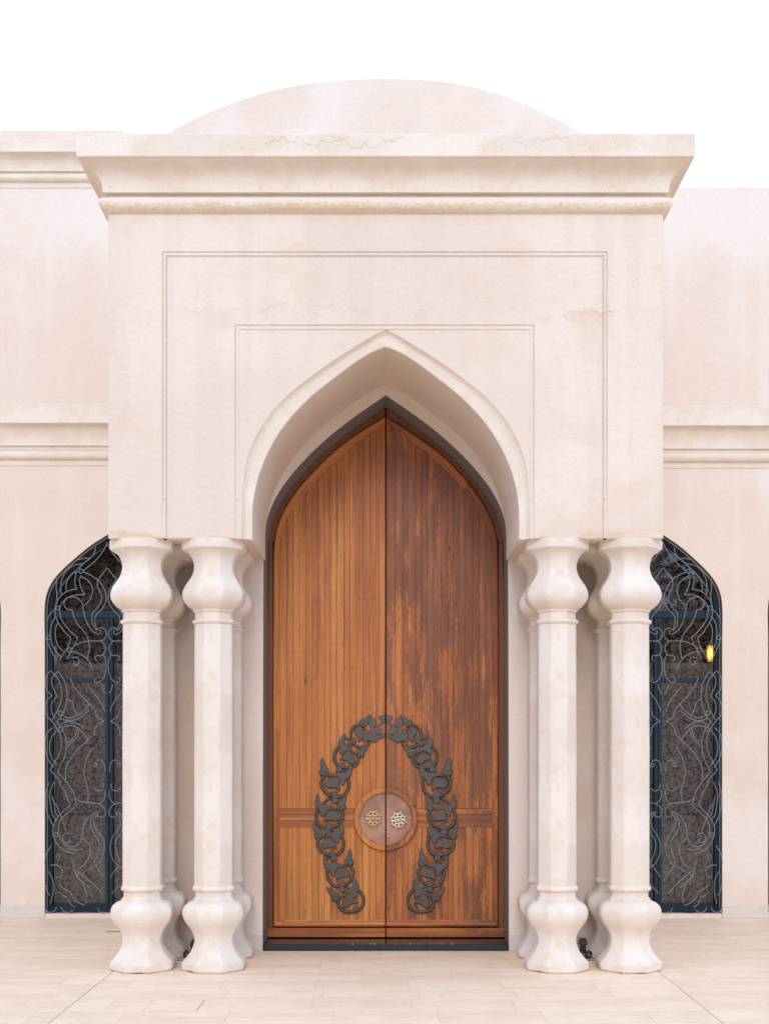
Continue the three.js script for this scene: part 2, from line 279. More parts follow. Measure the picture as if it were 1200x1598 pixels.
// ---------------------------------------------------------------- the portal
const portal = thing('portal', 'projecting cream plaster portal with pointed arch, framed panels and heavy cornice', 'portal');
{
  const b = wholeArch(archB), bHole = [[b[0][0], SOFFIT], ...b.slice(1, -1), [b[b.length - 1][0], SOFFIT]];
  const rim = (pts, x0, x1, y1) => [[x0, SOFFIT], ...pts, [x1, SOFFIT], [x1, y1], [x0, y1]];
  // the body of the upper block, with the arch running through it
  const bodyOutline = [[-HW, SOFFIT], [bHole[0][0], SOFFIT], ...b.slice(1, -1), [bHole[bHole.length - 1][0], SOFFIT], [HW, SOFFIT], [HW, TOPW], [-HW, TOPW]];
  mesh('arch_block', slab(bodyOutline, ZW, -0.07), M.plaster, portal);
  // face in three planes, stepped back by the two framed panels
  const o0 = [X(254), X(947), Y(393)], o1 = [X(260), X(941), Y(400)], i0 = [X(367), X(833), Y(507)], i1 = [X(374), X(826), Y(515)];
  const u = (a, b2, z1, name, bevel) => mesh(name, slab([[a[0], SOFFIT], [b2[0], SOFFIT], [b2[0], b2[2]], [b2[1], b2[2]], [b2[1], SOFFIT], [a[1], SOFFIT], [a[1], a[2]], [a[0], a[2]]], -0.07, z1, [], bevel), M.plaster, portal);
  const foot = Y(779);                                       // the frames' side strips stop short of the soffit
  const uf = (a, b2, z1, name, bevel, y0) => mesh(name, slab([[a[0], y0], [b2[0], y0], [b2[0], b2[2]], [b2[1], b2[2]], [b2[1], y0], [a[1], y0], [a[1], a[2]], [a[0], a[2]]], -0.07, z1, [], bevel), M.plaster, portal);
  u([-HW, HW, TOPW], o0, 0, 'outer_face', 0.006);
  u([o0[0] + 0.0005, o0[1] - 0.0005, o0[2] - 0.0005], [o1[0] - 0.0005, o1[1] + 0.0005, o1[2] + 0.0005], -0.009, 'frame_bed', 0);
  uf([o0[0] + 0.005, o0[1] - 0.005, o0[2] - 0.005], [o1[0] - 0.004, o1[1] + 0.004, o1[2] + 0.005], -0.001, 'outer_frame_moulding', 0.0055, foot);
  for (const [x0, x1] of [[o0[0] + 0.0002, o1[0] - 0.005], [o1[1] + 0.005, o0[1] - 0.0002]]) mesh('frame_fillet', slab(rect(x0, SOFFIT, x1, foot - 0.004), -0.068, -0.0012, [], 0.003), M.plaster, portal);
  u([o1[0] + 0.001, o1[1] - 0.001, o1[2] - 0.001], i0, -0.0045, 'middle_face', 0.006);
  uf([i0[0] + 0.005, i0[1] - 0.005, i0[2] - 0.005], [i1[0] - 0.004, i1[1] + 0.004, i1[2] + 0.005], -0.0055, 'inner_frame_moulding', 0.0055, foot);
  const a = wholeArch(archA);
  mesh('spandrel_face', slab([[i0[0] + 0.001, SOFFIT], [a[0][0], SOFFIT], ...a.slice(1, -1), [a[a.length - 1][0], SOFFIT], [i0[1] - 0.001, SOFFIT], [i0[1] - 0.001, i0[2] - 0.001], [i0[0] + 0.001, i0[2] - 0.001]], -0.07, -0.012), M.plaster, portal);
  // the arch's rim: a small step, then a splayed band down to the soffit edge
  const n = 79, A = spread(atFoot(a, SOFFIT), n), B = spread(atFoot(b, SOFFIT), n); A[n - 1][1] = B[n - 1][1] = SOFFIT;
  const at = (t, z) => A.map((p, i) => [lerp(p[0], B[i][0], t), lerp(p[1], B[i][1], t), z]);
  mesh('arch_moulding', rails([at(0, -0.012), at(0.1, -0.032), at(0.26, -0.046), at(0.3, -0.047), at(0.34, -0.043), at(0.94, -0.052), at(1, -0.058), at(1.0, -0.0705)], 0.5), M.moulding, portal);
  // the wall behind, pierced by the doorway
  const d = wholeArch(archD), dz = -1.36, HL = 1.985;
  const dd = [[d[0][0], 0], ...d.slice(1, -1), [d[d.length - 1][0], 0]];
  mesh('door_wall', slab([[-HL, 0], ...dd, [HL, 0], [HL, SOFFIT], [HW, SOFFIT], [HW, TOPW], [-HW, TOPW], [-HW, SOFFIT], [-HL, SOFFIT]], dz, ZW), M.wall, portal);
  mesh('rear_body', box(-HW, SOFFIT, ZM - 0.02, HW, TOPW, dz), M.plaster, portal);
  mesh('rear_base', box(-HL, 0, ZM - 0.02, HL, SOFFIT, dz), M.wall, portal);
  // dark metal lining of the doorway
  const off = (k, z) => { const q = wholeArch(archD.map(p => [Math.max(0, p[0] - k), p[1]])); q[0][1] = q[q.length - 1][1] = 0.0; const apex = (q.length - 1) / 2; return q.map((p, i) => [p[0], p[1] - (i > 60 && i < q.length - 61 ? k * 0.4 : 0), z]); };
  mesh('doorway_lining', rails([off(0, ZW - 0.012), off(0.004, ZW - 0.004), off(0.005, ZW - 0.012), off(0.005, ZD - 0.05)], 0.5), M.lining, portal);
  // stone skirting and the dropped slab between the capitals
  for (const s of [-1, 1]) {
    mesh('skirting', s < 0 ? box(-HL - 0.012, 0, ZW, -0.998, 0.135, ZW + 0.014, 0.004) : box(0.998, 0, ZW, HL + 0.012, 0.135, ZW + 0.014, 0.004), M.plinth, portal);
    mesh('soffit_slab', s < 0 ? box(-1.72, SOFFIT - 0.058, ZW + 0.001, -1.35, SOFFIT - 0.0005, -0.25, 0.004) : box(1.35, SOFFIT - 0.058, ZW + 0.001, 1.72, SOFFIT - 0.0005, -0.25, 0.004), M.moulding, portal);
  }
  // cornice, swept round the three free sides
  const hp = (p, y) => Y(y, p);
  const sweep = prof => rails(prof.map(([p, h]) => [[-HW - p, h, ZM], [-HW - p, h, p], [HW + p, h, p], [HW + p, h, ZM]]).reverse(), 0.45);
  const torus = []; { const y0 = hp(0.058, 326), y1 = hp(0.058, 304), r = (y1 - y0) / 2; for (let k = 0; k <= 10; k++) { const t = -Math.PI / 2 + Math.PI * k / 10; torus.push([0.012 + 0.047 * Math.cos(t), (y0 + y1) / 2 + r * Math.sin(t)]); } torus.unshift([-0.01, y0 - 0.0005]); torus.push([-0.01, y1 + 0.0005]); }
  const ochreTex = colorTex(2048, 64, (u, v) => {  // pale stone tone with grainy ochre mixed in toward the lower half of the roll
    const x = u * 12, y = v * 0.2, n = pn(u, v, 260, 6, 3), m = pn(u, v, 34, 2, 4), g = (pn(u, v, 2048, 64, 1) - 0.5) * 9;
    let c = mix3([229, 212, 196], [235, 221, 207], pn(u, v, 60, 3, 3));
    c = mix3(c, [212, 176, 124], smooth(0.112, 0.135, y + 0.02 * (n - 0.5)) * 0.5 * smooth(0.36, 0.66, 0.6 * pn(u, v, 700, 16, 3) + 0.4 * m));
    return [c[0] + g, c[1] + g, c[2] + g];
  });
  M.torus = new THREE.MeshStandardMaterial({ color: M.moulding.color, map: fitted(ochreTex, 0, 0, 12, 0.2), roughness: 0.92 });
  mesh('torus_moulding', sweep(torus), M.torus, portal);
  const cove = [[-0.01, TOPW - 0.02], [0.004, TOPW - 0.02]], c0 = hp(0.033, 300), c1 = hp(0.182, 244);
  cove.push([0.004, c0], [0.033, c0], [0.033, c0 + 0.008]);
  for (let k = 1; k <= 10; k++) { const t = k / 10 * Math.PI / 2; cove.push([0.033 + 0.13 * (1 - Math.cos(t)), c0 + 0.008 + (c1 - c0 - 0.012) * Math.sin(t)]); }
  cove.push([0.17, c1 - 0.002], [0.17, c1 + 0.004]);
  mesh('cavetto_moulding', sweep(cove), M.moulding, portal);
  const f1 = hp(0.182, 208), fa = [[0.16, c1], [0.178, c1], [0.182, c1 + 0.004], [0.182, f1 - 0.005], [0.177, f1], [-0.5, f1 + 0.006]];
  // fascia with its long hairline crack
  const crack = []; { let x = -0.86, y = 0.5; for (let i = 0; i < 90; i++) { crack.push([x, y]); x += 0.006 + rnd() * 0.022; y = clamp(y + (rnd() - 0.5) * 0.34 + (0.68 - y) * 0.12, 0.36, 0.95); } }
  M.fascia = M.moulding;
  const fas = mesh('fascia', sweep(fa), M.fascia, portal);
  const yc = t => lerp(c1, f1, t), pc = 0.1825;
  const cr = (pts, r) => joined(pts.slice(1).map((p, i) => { const a2 = pts[i], len = Math.hypot(p[0] - a2[0], yc(p[1]) - yc(a2[1])), g = new THREE.BoxGeometry(len + r, r, 0.002); g.rotateZ(Math.atan2(yc(p[1]) - yc(a2[1]), p[0] - a2[0])); g.translate((p[0] + a2[0]) / 2, (yc(p[1]) + yc(a2[1])) / 2, pc - 0.0006); return g; }));
  M.crack = new THREE.MeshStandardMaterial({ color: new THREE.Color().setRGB(0.42, 0.31, 0.25), roughness: 1 });
  mesh('crack', cr(crack.slice(0, 62), 0.0014), M.crack, fas);
  mesh('crack', cr(crack.slice(66).map(p => [p[0] + 0.7, p[1]]), 0.0011), M.crack, fas);
  // the low vault behind the cornice
  const zv = -0.55, vp = [[150, 285], [200, 246], [262, 207], [312, 181], [360, 161], [420, 142], [480, 130], [540, 124], [600, 122], [660, 124], [720, 131], [780, 147], [840, 171], [904, 205], [960, 245], [1010, 285]].map(p => [X(p[0], zv), Y(p[1], zv)]);
  const top = spline(vp, 60);
  mesh('roof_vault', slab([[top[0][0], f1 - 0.05], [top[top.length - 1][0], f1 - 0.05], ...top.reverse()], ZM - 0.3, zv, [], 0.006), M.wall, portal);
}

// ---------------------------------------------------------------- columns
{
  const base = [[0, 0.0002], [0.216, 0.0002], [0.2286, 0.012], [0.2286, 0.056], [0.222, 0.066], [0.195, 0.095], [0.168, 0.13], [0.15, 0.165], [0.1405, 0.2], [0.1395, 0.225], [0.144, 0.255], [0.156, 0.285], [0.178, 0.32], [0.2, 0.35], [0.2165, 0.385], [0.223, 0.42], [0.22, 0.45], [0.207, 0.478], [0.184, 0.498], [0.158, 0.508], [0.147, 0.511], [0.146, 0.526], [0.137, 0.533], [0.132, 0.54], [0.132, 0.577], [0.139, 0.58], [0.149, 0.588], [0.1525, 0.6], [0.149, 0.612], [0.141, 0.62], [0.1405, 0.624]];
  const shaft = [[0.1405, 0.624], [0.1405, 1.1], [0.14, 1.6], [0.139, 2.1], [0.138, 2.545]];
  const capital = [[0.138, 2.545], [0.139, 2.548], [0.148, 2.553], [0.1545, 2.562], [0.1545, 2.57], [0.148, 2.579], [0.138, 2.583], [0.134, 2.587], [0.1335, 2.632], [0.14, 2.637], [0.1465, 2.64], [0.1465, 2.653], [0.158, 2.66], [0.181, 2.676], [0.204, 2.7], [0.2185, 2.73], [0.2235, 2.76], [0.219, 2.79], [0.206, 2.823], [0.186, 2.855], [0.165, 2.887], [0.15, 2.92], [0.1425, 2.955], [0.142, 2.985], [0.1465, 3.01], [0.157, 3.038], [0.176, 3.065], [0.199, 3.083], [0.218, 3.092], [0.225, 3.094], [0.2275, 3.1], [0.2275, 3.157], [0, 3.157]];
  const lathe = (prof, turn) => {
    // octagon of flat faces with narrow arrises; the foot is chipped and uneven
    const pos = [], uv = [], ring = [], N = 5, half = 0.378;
    for (let k = 0; k < 8; k++) for (let q = 0; q <= N; q++) { const t = Math.tan(half) * (2 * q / N - 1), c = k * Math.PI / 4, w = Math.hypot(1, t), a = c + Math.atan(t); ring.push({ x: w * Math.sin(a), z: w * Math.cos(a), a, u: a * 0.2 }); }
    const n = ring.length;
    const P = (r, h, i) => { const q = ring[i % n], wear = r > 0.01 ? 0.003 * (noise(q.a * 5, h * 23 + 3) - 0.5) : 0, low = h < 0.03 && r > 0.2 ? noise((i % n) * 0.9, 5.5) : 0, R = r + wear - 0.006 * low * low; return [R * q.x, h + (h < 0.003 && r > 0.2 ? 0.009 * smooth(0.45, 0.95, low) : 0), R * q.z]; };
    let s = 0;
    for (let j = 0; j + 1 < prof.length; j++) {
      const [r0, h0] = prof[j], [r1, h1] = prof[j + 1], s1 = s + Math.hypot(r1 - r0, h1 - h0);
      for (let i = 0; i < n; i++) {
        const a = P(r0, h0, i), b = P(r0, h0, i + 1), c = P(r1, h1, i + 1), d2 = P(r1, h1, i), ua = ring[i].u, ub = i + 1 < n ? ring[i + 1].u : ring[0].u + 0.4 * Math.PI;
        pos.push(...a, ...b, ...c, ...a, ...c, ...d2); uv.push(ua, s, ub, s, ub, s1, ua, s, ub, s1, ua, s1);
      }
      s = s1;
    }
    const g = new THREE.BufferGeometry(); g.setAttribute('position', new THREE.Float32BufferAttribute(pos, 3)); g.setAttribute('uv', new THREE.Float32BufferAttribute(uv, 2));
    g.rotateY(turn); g.computeVertexNormals(); return toCreasedNormals(g, 0.62);
  };
  const gb = lathe(base, 0), gs = lathe(shaft, 0), gc = lathe(capital, 0);
  const zs = [-0.2, -0.724];
  for (const [zi, row] of [[0, 'front row'], [1, 'rear row by the wall']]) for (const [x, place] of [[-1.8, 'outer'], [-1.272, 'inner'], [1.265, 'inner'], [1.803, 'outer']]) {
    const side = x < 0 ? 'the honey brown door leaf' : 'the dark weathered door leaf';
    const c = thing('column', `${place} octagonal cream column of the ${row}, on the side of ${side}`, 'column', 'columns carrying the portal');
    mesh('base', gb, M.stone, c); mesh('shaft', gs, M.stone, c); mesh('capital', gc, M.stone, c);
    c.position.set(x, 0, zs[zi]); c.scale.y = (SOFFIT - 0.0005) / 3.157;
    c.rotation.y = Math.floor(rnd() * 8) * Math.PI / 4;
  }
}

// ---------------------------------------------------------------- the door
const threshold = thing('threshold', 'green black polished marble threshold slab under the double door', 'threshold');
{
  const g = box(-0.985, 0.0005, ZD - 0.06, 0.985, 0.055, ZW + 0.006, 0.004), p = g.attributes.position, u = g.attributes.uv;
  for (let i = 0; i < u.count; i++) u.setXY(i, (p.getX(i) + 1) / 2, 0.1 + 0.7 * p.getY(i) / 0.055 + (p.getY(i) > 0.054 ? 0.55 * (ZW - p.getZ(i)) : 0));
  mesh('slab', g, M.marble, threshold);
}
function doorLeaf(k) {
  const s = k ? 1 : -1;
  const leaf = thing('door_leaf', k ? 'dark weathered arched door leaf of vertical boards with worn varnish' : 'honey brown arched door leaf of vertical boards with clean varnish', 'door', 'two leaves of the arched entrance door');
  const mats = M.wood[k], seam = 0.0055, zb = ZD - 0.03;
  const pick = () => mats[Math.floor(rnd() * mats.length)];
  const clip = (x0, x1, lo, hi) => {                          // a board between two outlines, |x| from x0 (outer, larger) to x1
    const xs = []; const n = Math.max(1, Math.ceil((x0 - x1) / 0.018)); for (let i = 0; i <= n; i++) xs.push(lerp(x0, x1, i / n));
    let pts = [...xs.map(x => [s * x, lo(x)]), ...xs.slice().reverse().map(x => [s * x, hi(x)])];
    if (s > 0) pts = pts.reverse();
    return pts;
  };
  const turned = g => { const u = g.attributes.uv; for (let i = 0; i < u.count; i++) u.setXY(i, u.getY(i), u.getX(i)); return g; };   // grain along the piece
  const board = (name, pts, z1, t = 0.03, mat = pick(), bevel = 0.0016) => mesh(name, /rail/.test(name) ? turned(slab(pts, z1 - t, z1, [], bevel)) : slab(pts, z1 - t, z1, [], bevel), mat, leaf);
  const back = clip(0.9895, 0.001, () => 0.062, x => heightAt(archD, x) - 0.006);
  mesh('backing', slab(back, zb - 0.05, zb - 0.001), M.darkGap, leaf);
  // edges of the boards, read along the boarding
  const edges = [436, 447.8, 456.6, 467.6, 478, 487, 497, 506.5, 515.7, 526, 536.4, 546.4, 556, 566.5, 576.7, 586.7, 601].map(v => Math.abs(X(v, ZD)) + 0); if (k) for (let i = 1; i < edges.length - 1; i++) edges[i] += (rnd() - 0.5) * 0.016;
  edges[edges.length - 1] = seam;
  const yTop = Y(1262, ZD), yLow = Y(1291, ZD), yBot = Y(1435, ZD);
  for (let i = 0; i + 1 < edges.length; i++) {
    const a = edges[i] - 0.0007, b = edges[i + 1] + 0.0007, dz = (rnd() - 0.5) * 0.0012;
    board('plank', clip(a, b, () => yTop + 0.0008, x => heightAt(archF, Math.min(x, archF[0][0] - 0.001)) + 0.004), ZD - 0.004 + dz);
    board('lower_plank', clip(a, b, () => yBot - 0.004, () => yLow - 0.0008), ZD - 0.004 + (rnd() - 0.5) * 0.0012);
  }
  for (const [y0, y1] of [[1262, 1271.5], [1271.5, 1281], [1281, 1291]]) board('rail', clip(edges[0] - 0.0007, seam, () => Y(y1, ZD) + 0.0007, () => Y(y0, ZD) - 0.0007), ZD - 0.003 + rnd() * 0.001, 0.03, mats[k ? (y0 === 1262 ? 0 : 1) : (y0 === 1271.5 ? 2 : 3)]);
  // outer stile and the boards of the arched border
  const xE = archE[0][0], low = 0.064, railTop = Y(1448, ZD);
  board('stile', clip(0.9895, xE + 0.006, () => railTop + 0.001, x => Math.min(heightAt(archD, x) - 0.006, Y(846, ZD))), ZD, 0.03, M.stained);
  const bord = [0.9895, 0.9, 0.84, 0.77, 0.70, 0.62, 0.55, 0.48, 0.4, 0.33, 0.26, 0.18, 0.1, seam];
  for (let i = 0; i + 1 < bord.length; i++) board('border_board', clip(bord[i] - 0.0006, bord[i + 1] + 0.0006, x => Math.max(x > xE - 0.002 ? Y(845.6, ZD) : heightAt(archE, x) + 0.007, 0.1), x => Math.max(heightAt(archD, x) - 0.006, (x > xE - 0.002 ? Y(845.6, ZD) : heightAt(archE, x) + 0.0075))), ZD, 0.03, M.stained);
  board('bottom_rail', clip(0.9895, seam, () => low, () => railTop - 0.001), ZD, 0.03, mats[3]);
  // raised moulding that frames the boarding
  const yE = Y(1446, ZD), yF = Y(1435.5, ZD);
  const line = (half, yb) => { const arc = spread(half.slice(0), 70).map(p => [...p]); const up = [[seam, yb], [half[0][0], yb]]; arc[0][1] = yb; return [up[0], ...arc.map(p => [Math.max(p[0], seam), p[1]])]; };
  const E = line(archE, yE), G = line(archF, yF);
  const row = (t, z) => { const r = E.map((p, i) => [s * lerp(p[0], G[i][0], t), lerp(p[1], G[i][1], t), z]); return s > 0 ? r : r.reverse(); };
  mesh('moulding', turned(rails([row(-0.02, ZD - 0.03), row(0.0, ZD + 0.004), row(0.12, ZD + 0.013), row(0.4, ZD + 0.016), row(0.62, ZD + 0.011), row(0.7, ZD + 0.006), row(0.85, ZD + 0.007), row(1.0, ZD + 0.001), row(1.03, ZD - 0.012)], 0.5)), mats[4], leaf);
  // turned ring and copper plate round the knob
  const cx = 0, cy = Y(1278, ZD);
  const halfRing = (r0, r1) => { const p = []; for (let i = 0; i <= 40; i++) { const t = -Math.PI / 2 + Math.PI * i / 40; p.push([Math.max(seam, r1 * Math.cos(t)), cy + r1 * Math.sin(t)]); } if (r0) for (let i = 40; i >= 0; i--) { const t = -Math.PI / 2 + Math.PI * i / 40; p.push([Math.max(seam, r0 * Math.cos(t)), cy + r0 * Math.sin(t)]); } return s > 0 ? p : p.map(q => [-q[0], q[1]]).reverse(); };
  mesh('knob_ring', slab(halfRing(0.216, 0.266), ZD - 0.008, ZD + 0.024, [], 0.007), mats[k ? 4 : 2], leaf);
  const plate = mesh('knob_plate', slab(halfRing(0, 0.2155), ZD - 0.006, ZD + 0.006, [], 0.002), M.copper, leaf);
  mesh('plate_rim', slab(halfRing(0.206, 0.2165), ZD + 0.0, ZD + 0.010, [], 0.002), M.copper, plate);
  // filigree knob
  const kx = X(k ? 621.5 : 582, ZD), ky = Y(k ? 1279.5 : 1277, ZD), parts = [], zk = ZD + 0.036, dome = r => 0.016 * (1 - (r / 0.07) ** 2);
  const torus = (R, r, x, y, z) => { const g = new THREE.TorusGeometry(R, r, 5, 16); g.translate(x, y, z); return g; };
  parts.push(torus(0.057, 0.0042, 0, 0, dome(0.057)), torus(0.031, 0.003, 0, 0, dome(0.031)));
  for (let i = 0; i < 8; i++) {
    const t = (i + 0.5) * Math.PI / 4 + (k ? 0.12 : 0), c = Math.cos(t), d = Math.sin(t);
    parts.push(torus(0.0135, 0.003, 0.0435 * c, 0.0435 * d, dome(0.04)));
    parts.push(torus(0.0085, 0.0025, 0.02 * Math.cos(t + 0.39), 0.02 * Math.sin(t + 0.39), dome(0.02)));
    const sp = new THREE.CylinderGeometry(0.0028, 0.0045, 0.014, 6); sp.rotateZ(-Math.PI / 2 + t); sp.translate(0.0635 * c, 0.0635 * d, dome(0.06)); parts.push(sp);
    const tip = new THREE.ConeGeometry(0.0075, 0.015, 7); tip.rotateZ(-Math.PI / 2 + t); tip.translate(0.0735 * c, 0.0735 * d, dome(0.064)); parts.push(tip);
    const bar = new THREE.CylinderGeometry(0.0022, 0.0022, 0.03, 5); bar.rotateZ(-Math.PI / 2 + t + 0.39); bar.translate(0.043 * Math.cos(t + 0.39), 0.043 * Math.sin(t + 0.39), dome(0.043)); parts.push(bar);
  }
  const mid = new THREE.SphereGeometry(0.0105, 12, 8); mid.translate(0, 0, dome(0) + 0.002); parts.push(mid);
  const knob = mesh('knob', joined(parts), k ? M.paleBrass : M.brass, leaf); knob.position.set(kx, ky, zk - 0.006);
  const stem = new THREE.CylinderGeometry(0.016, 0.03, 0.032, 20); stem.rotateX(Math.PI / 2); stem.translate(0, 0, -0.01); mesh('stem', stem, M.bronze, knob);
  if (k) { const pin = new THREE.SphereGeometry(0.0065, 12, 8); pin.scale(1, 1.1, 0.9); const kp = mesh('lock_pin', pin, M.paleBrass, leaf); kp.position.set(X(606.7, ZD), Y(1305.5, ZD), ZD + 0.013); const es = slab(spline([[-0.007, 0.008], [0.007, 0.008], [0.006, -0.008], [0, -0.018], [-0.006, -0.008]], 24, true), -0.0085, -0.003, [], 0.001); mesh('escutcheon', es, M.bronze, kp); }

  // cast scroll ornament, one piece for each roundel
  const orn = sub('scroll_ornament', leaf);
  const R0 = 240, q = (x, y) => [(x - 455) / R0, (1200 - y) / R0];
  const blob = (pts, n = 40) => spline(pts.map(p => q(...p)), n, true);
  const calyx = blob([[245, 800], [275, 850], [290, 940], [340, 985], [480, 1005], [610, 1085], [560, 1078], [450, 1072], [392, 1118], [362, 1190], [312, 1192], [296, 1120], [250, 1050], [205, 1020], [212, 900]], 60);
  const leafP = blob([[368, 1305], [378, 1230], [420, 1152], [500, 1112], [585, 1122], [600, 1160], [640, 1195], [648, 1240], [600, 1282], [480, 1268], [420, 1278]]);
  const ball1 = blob([[450, 1335], [505, 1375], [500, 1425], [455, 1440], [400, 1425], [395, 1375]], 20), ball2 = blob([[430, 1430], [482, 1465], [470, 1525], [425, 1540], [375, 1520], [370, 1465]], 20);
  const bud = blob([[625, 1095], [600, 1040], [615, 970], [680, 890], [750, 785], [770, 880], [742, 985], [765, 1030], [745, 1080], [690, 1100]], 44);
  const budEye = blob([[655, 1030], [690, 1000], [735, 1015], [745, 1050], [710, 1085], [665, 1075]], 18);
  const solid = (pts, z0, z1, bev) => { const g = new THREE.ExtrudeGeometry(shapeOf(pts), { depth: z1 - z0, bevelEnabled: true, bevelSize: bev, bevelThickness: bev * 1.1, bevelOffset: -bev * 0.6, bevelSegments: 2, curveSegments: 4 }); g.translate(0, 0, z0); return g; };
  const ringArc = () => { const p = []; for (let i = 0; i <= 22; i++) { const t = THREE.MathUtils.degToRad(lerp(150, 405, i / 22)), rr = 1 + 0.04 * Math.cos(3 * t); p.push([rr * Math.cos(t) * 1.02, rr * Math.sin(t) * 0.94, 0.1]); } return tube(p, 0.125, 7, 40); };
  const linkStem = (dx, dy) => tube([[0.0, -0.95, 0.06], [0.3 * dx + 0.05, -1.1, 0.07], [dx, dy, 0.06]], 0.085, 5, 10);
  const motif = () => joined([ringArc(), solid(calyx, 0, 0.12, 0.05), solid(leafP, 0, 0.14, 0.06), solid(ball1, 0, 0.18, 0.06), solid(ball2, 0, 0.16, 0.06), solid(bud, 0, 0.12, 0.05), solid(budEye, 0.1, 0.2, 0.05), linkStem(0.72, -1.55)]);
  const end = () => joined([ringArc(), solid(calyx, 0, 0.12, 0.05), solid(leafP, 0, 0.14, 0.06), solid(ball1, 0, 0.18, 0.05), solid(bud, 0, 0.12, 0.05), solid(budEye, 0.1, 0.2, 0.05)]);
  const gm = motif(), ge = end();
  const px = (cx2, cy2) => [X(470 + cx2 * 0.219, ZD), Y(1090 + cy2 * 0.219, ZD)];
  const rings = [[355, 1437, 88, 26, -1, 1], [277, 1250, 88, 14, 1], [215, 1032, 88, 4, -1], [200, 838, 90, 0, 1], [246, 608, 94, -8, -1], [322, 415, 84, -24, 1], [426, 268, 76, -62, -1]];
  for (const [rx, ry, rr, rot, flip, last] of rings) {
    const [x, y] = px(rx, ry), sc = rr * 0.219 * (D - ZD) / F, g = (last ? ge : gm).clone();
    if (flip * -s < 0) { g.scale(-1, 1, 1); const p = g.attributes.position, nn = g.attributes.normal, uu = g.attributes.uv; for (let i = 0; i < p.count; i += 3) for (const at2 of [p, nn, uu]) for (let c = 0; c < at2.itemSize; c++) { const t = at2.array[(i + 1) * at2.itemSize + c]; at2.array[(i + 1) * at2.itemSize + c] = at2.array[(i + 2) * at2.itemSize + c]; at2.array[(i + 2) * at2.itemSize + c] = t; } }
    const m = mesh('roundel', g, M.gunmetal, orn); m.position.set(-s * x, y, ZD - 0.003); m.rotation.z = -s * THREE.MathUtils.degToRad(rot); m.scale.setScalar(sc * 1.03); m.scale.z = sc * 1.25;
    if (s < 0) m.position.x = x;
  }
  // half of the palmette at the crown
  const h = pts => { const r = pts.map(p => { const t = px(...p); return [s * Math.max(Math.abs(t[0]), 0.0062), t[1]]; }); return s < 0 ? r : r.slice().reverse(); };
  const cur = (pts, n = 26) => h(spline(pts, n, true));
  const flat = (pts, d) => { const g = new THREE.ExtrudeGeometry(shapeOf(pts), { depth: d, bevelEnabled: true, bevelSize: 0.003, bevelThickness: 0.003, bevelOffset: -0.002, bevelSegments: 2 }); g.translate(0, 0, ZD - 0.004); return g; };
  const crown = [flat(h([[599, 118], [556, 124], [553, 140], [572, 160], [560, 178], [540, 192], [552, 202], [575, 186], [588, 168], [599, 176]]), 0.011),
    flat(cur([[500, 135], [528, 150], [534, 185], [512, 208], [488, 196], [482, 160]]), 0.012), flat(cur([[448, 142], [468, 158], [462, 184], [440, 186], [428, 166]]), 0.014),
    flat(cur([[545, 200], [574, 218], [578, 246], [556, 258], [530, 244], [518, 216]]), 0.011), flat(cur([[599, 244], [599, 272], [560, 292], [505, 296], [470, 300], [478, 262], [486, 225], [505, 222], [525, 252], [560, 272]], 50), 0.009)];
  mesh('palmette', joined(crown), M.gunmetal, orn);
  return leaf;
}
doorLeaf(0); doorLeaf(1);
console.log('door');

// ---------------------------------------------------------------- the main wall and its windows
const WINS = [ // centre, half width, mullion, foot of opening, apex
  { c: -2.688, hw: 0.607, mul: X(171.3, ZM - 0.11) }, { c: 2.678, hw: 0.573, mul: X(1026, ZM - 0.11) },
  { c: X(1, ZM) - 0.605, hw: 0.605, mul: X(1, ZM) - 0.63 }, { c: X(1198.5, ZM) + 0.59, hw: 0.59, mul: X(1198.5, ZM) + 0.6 }];
const WTOP = Y(834, ZM), WFOOT = 0.045;
const winHalf = hw => { const k = hw / 0.607; return spread(spline([[98.5, 1000], [98.5, 945], [95, 925], [87, 908], [72, 890], [50, 870], [28, 852], [0, 834]].map(([x, y]) => [x / 161.2 * k, Y(y, ZM)]), 80).map((p, i, a) => i === a.length - 1 ? [0, p[1]] : p), 40); };
const winOutline = (w, inset = 0, y0 = WFOOT) => { const h = winHalf(w.hw).map(p => [Math.max(0, p[0] - inset * (0.55 + 0.45 * p[0] / w.hw)), p[1] - inset * 0.9 * (1 - p[0] / w.hw)]); const a = wholeArch(h).map(p => [w.c + p[0], p[1]]); return [[a[0][0], y0], ...a, [a[a.length - 1][0], y0]]; };
const facade = thing('facade_wall', 'long pinkish plaster facade wall behind the portal with string course', 'wall');
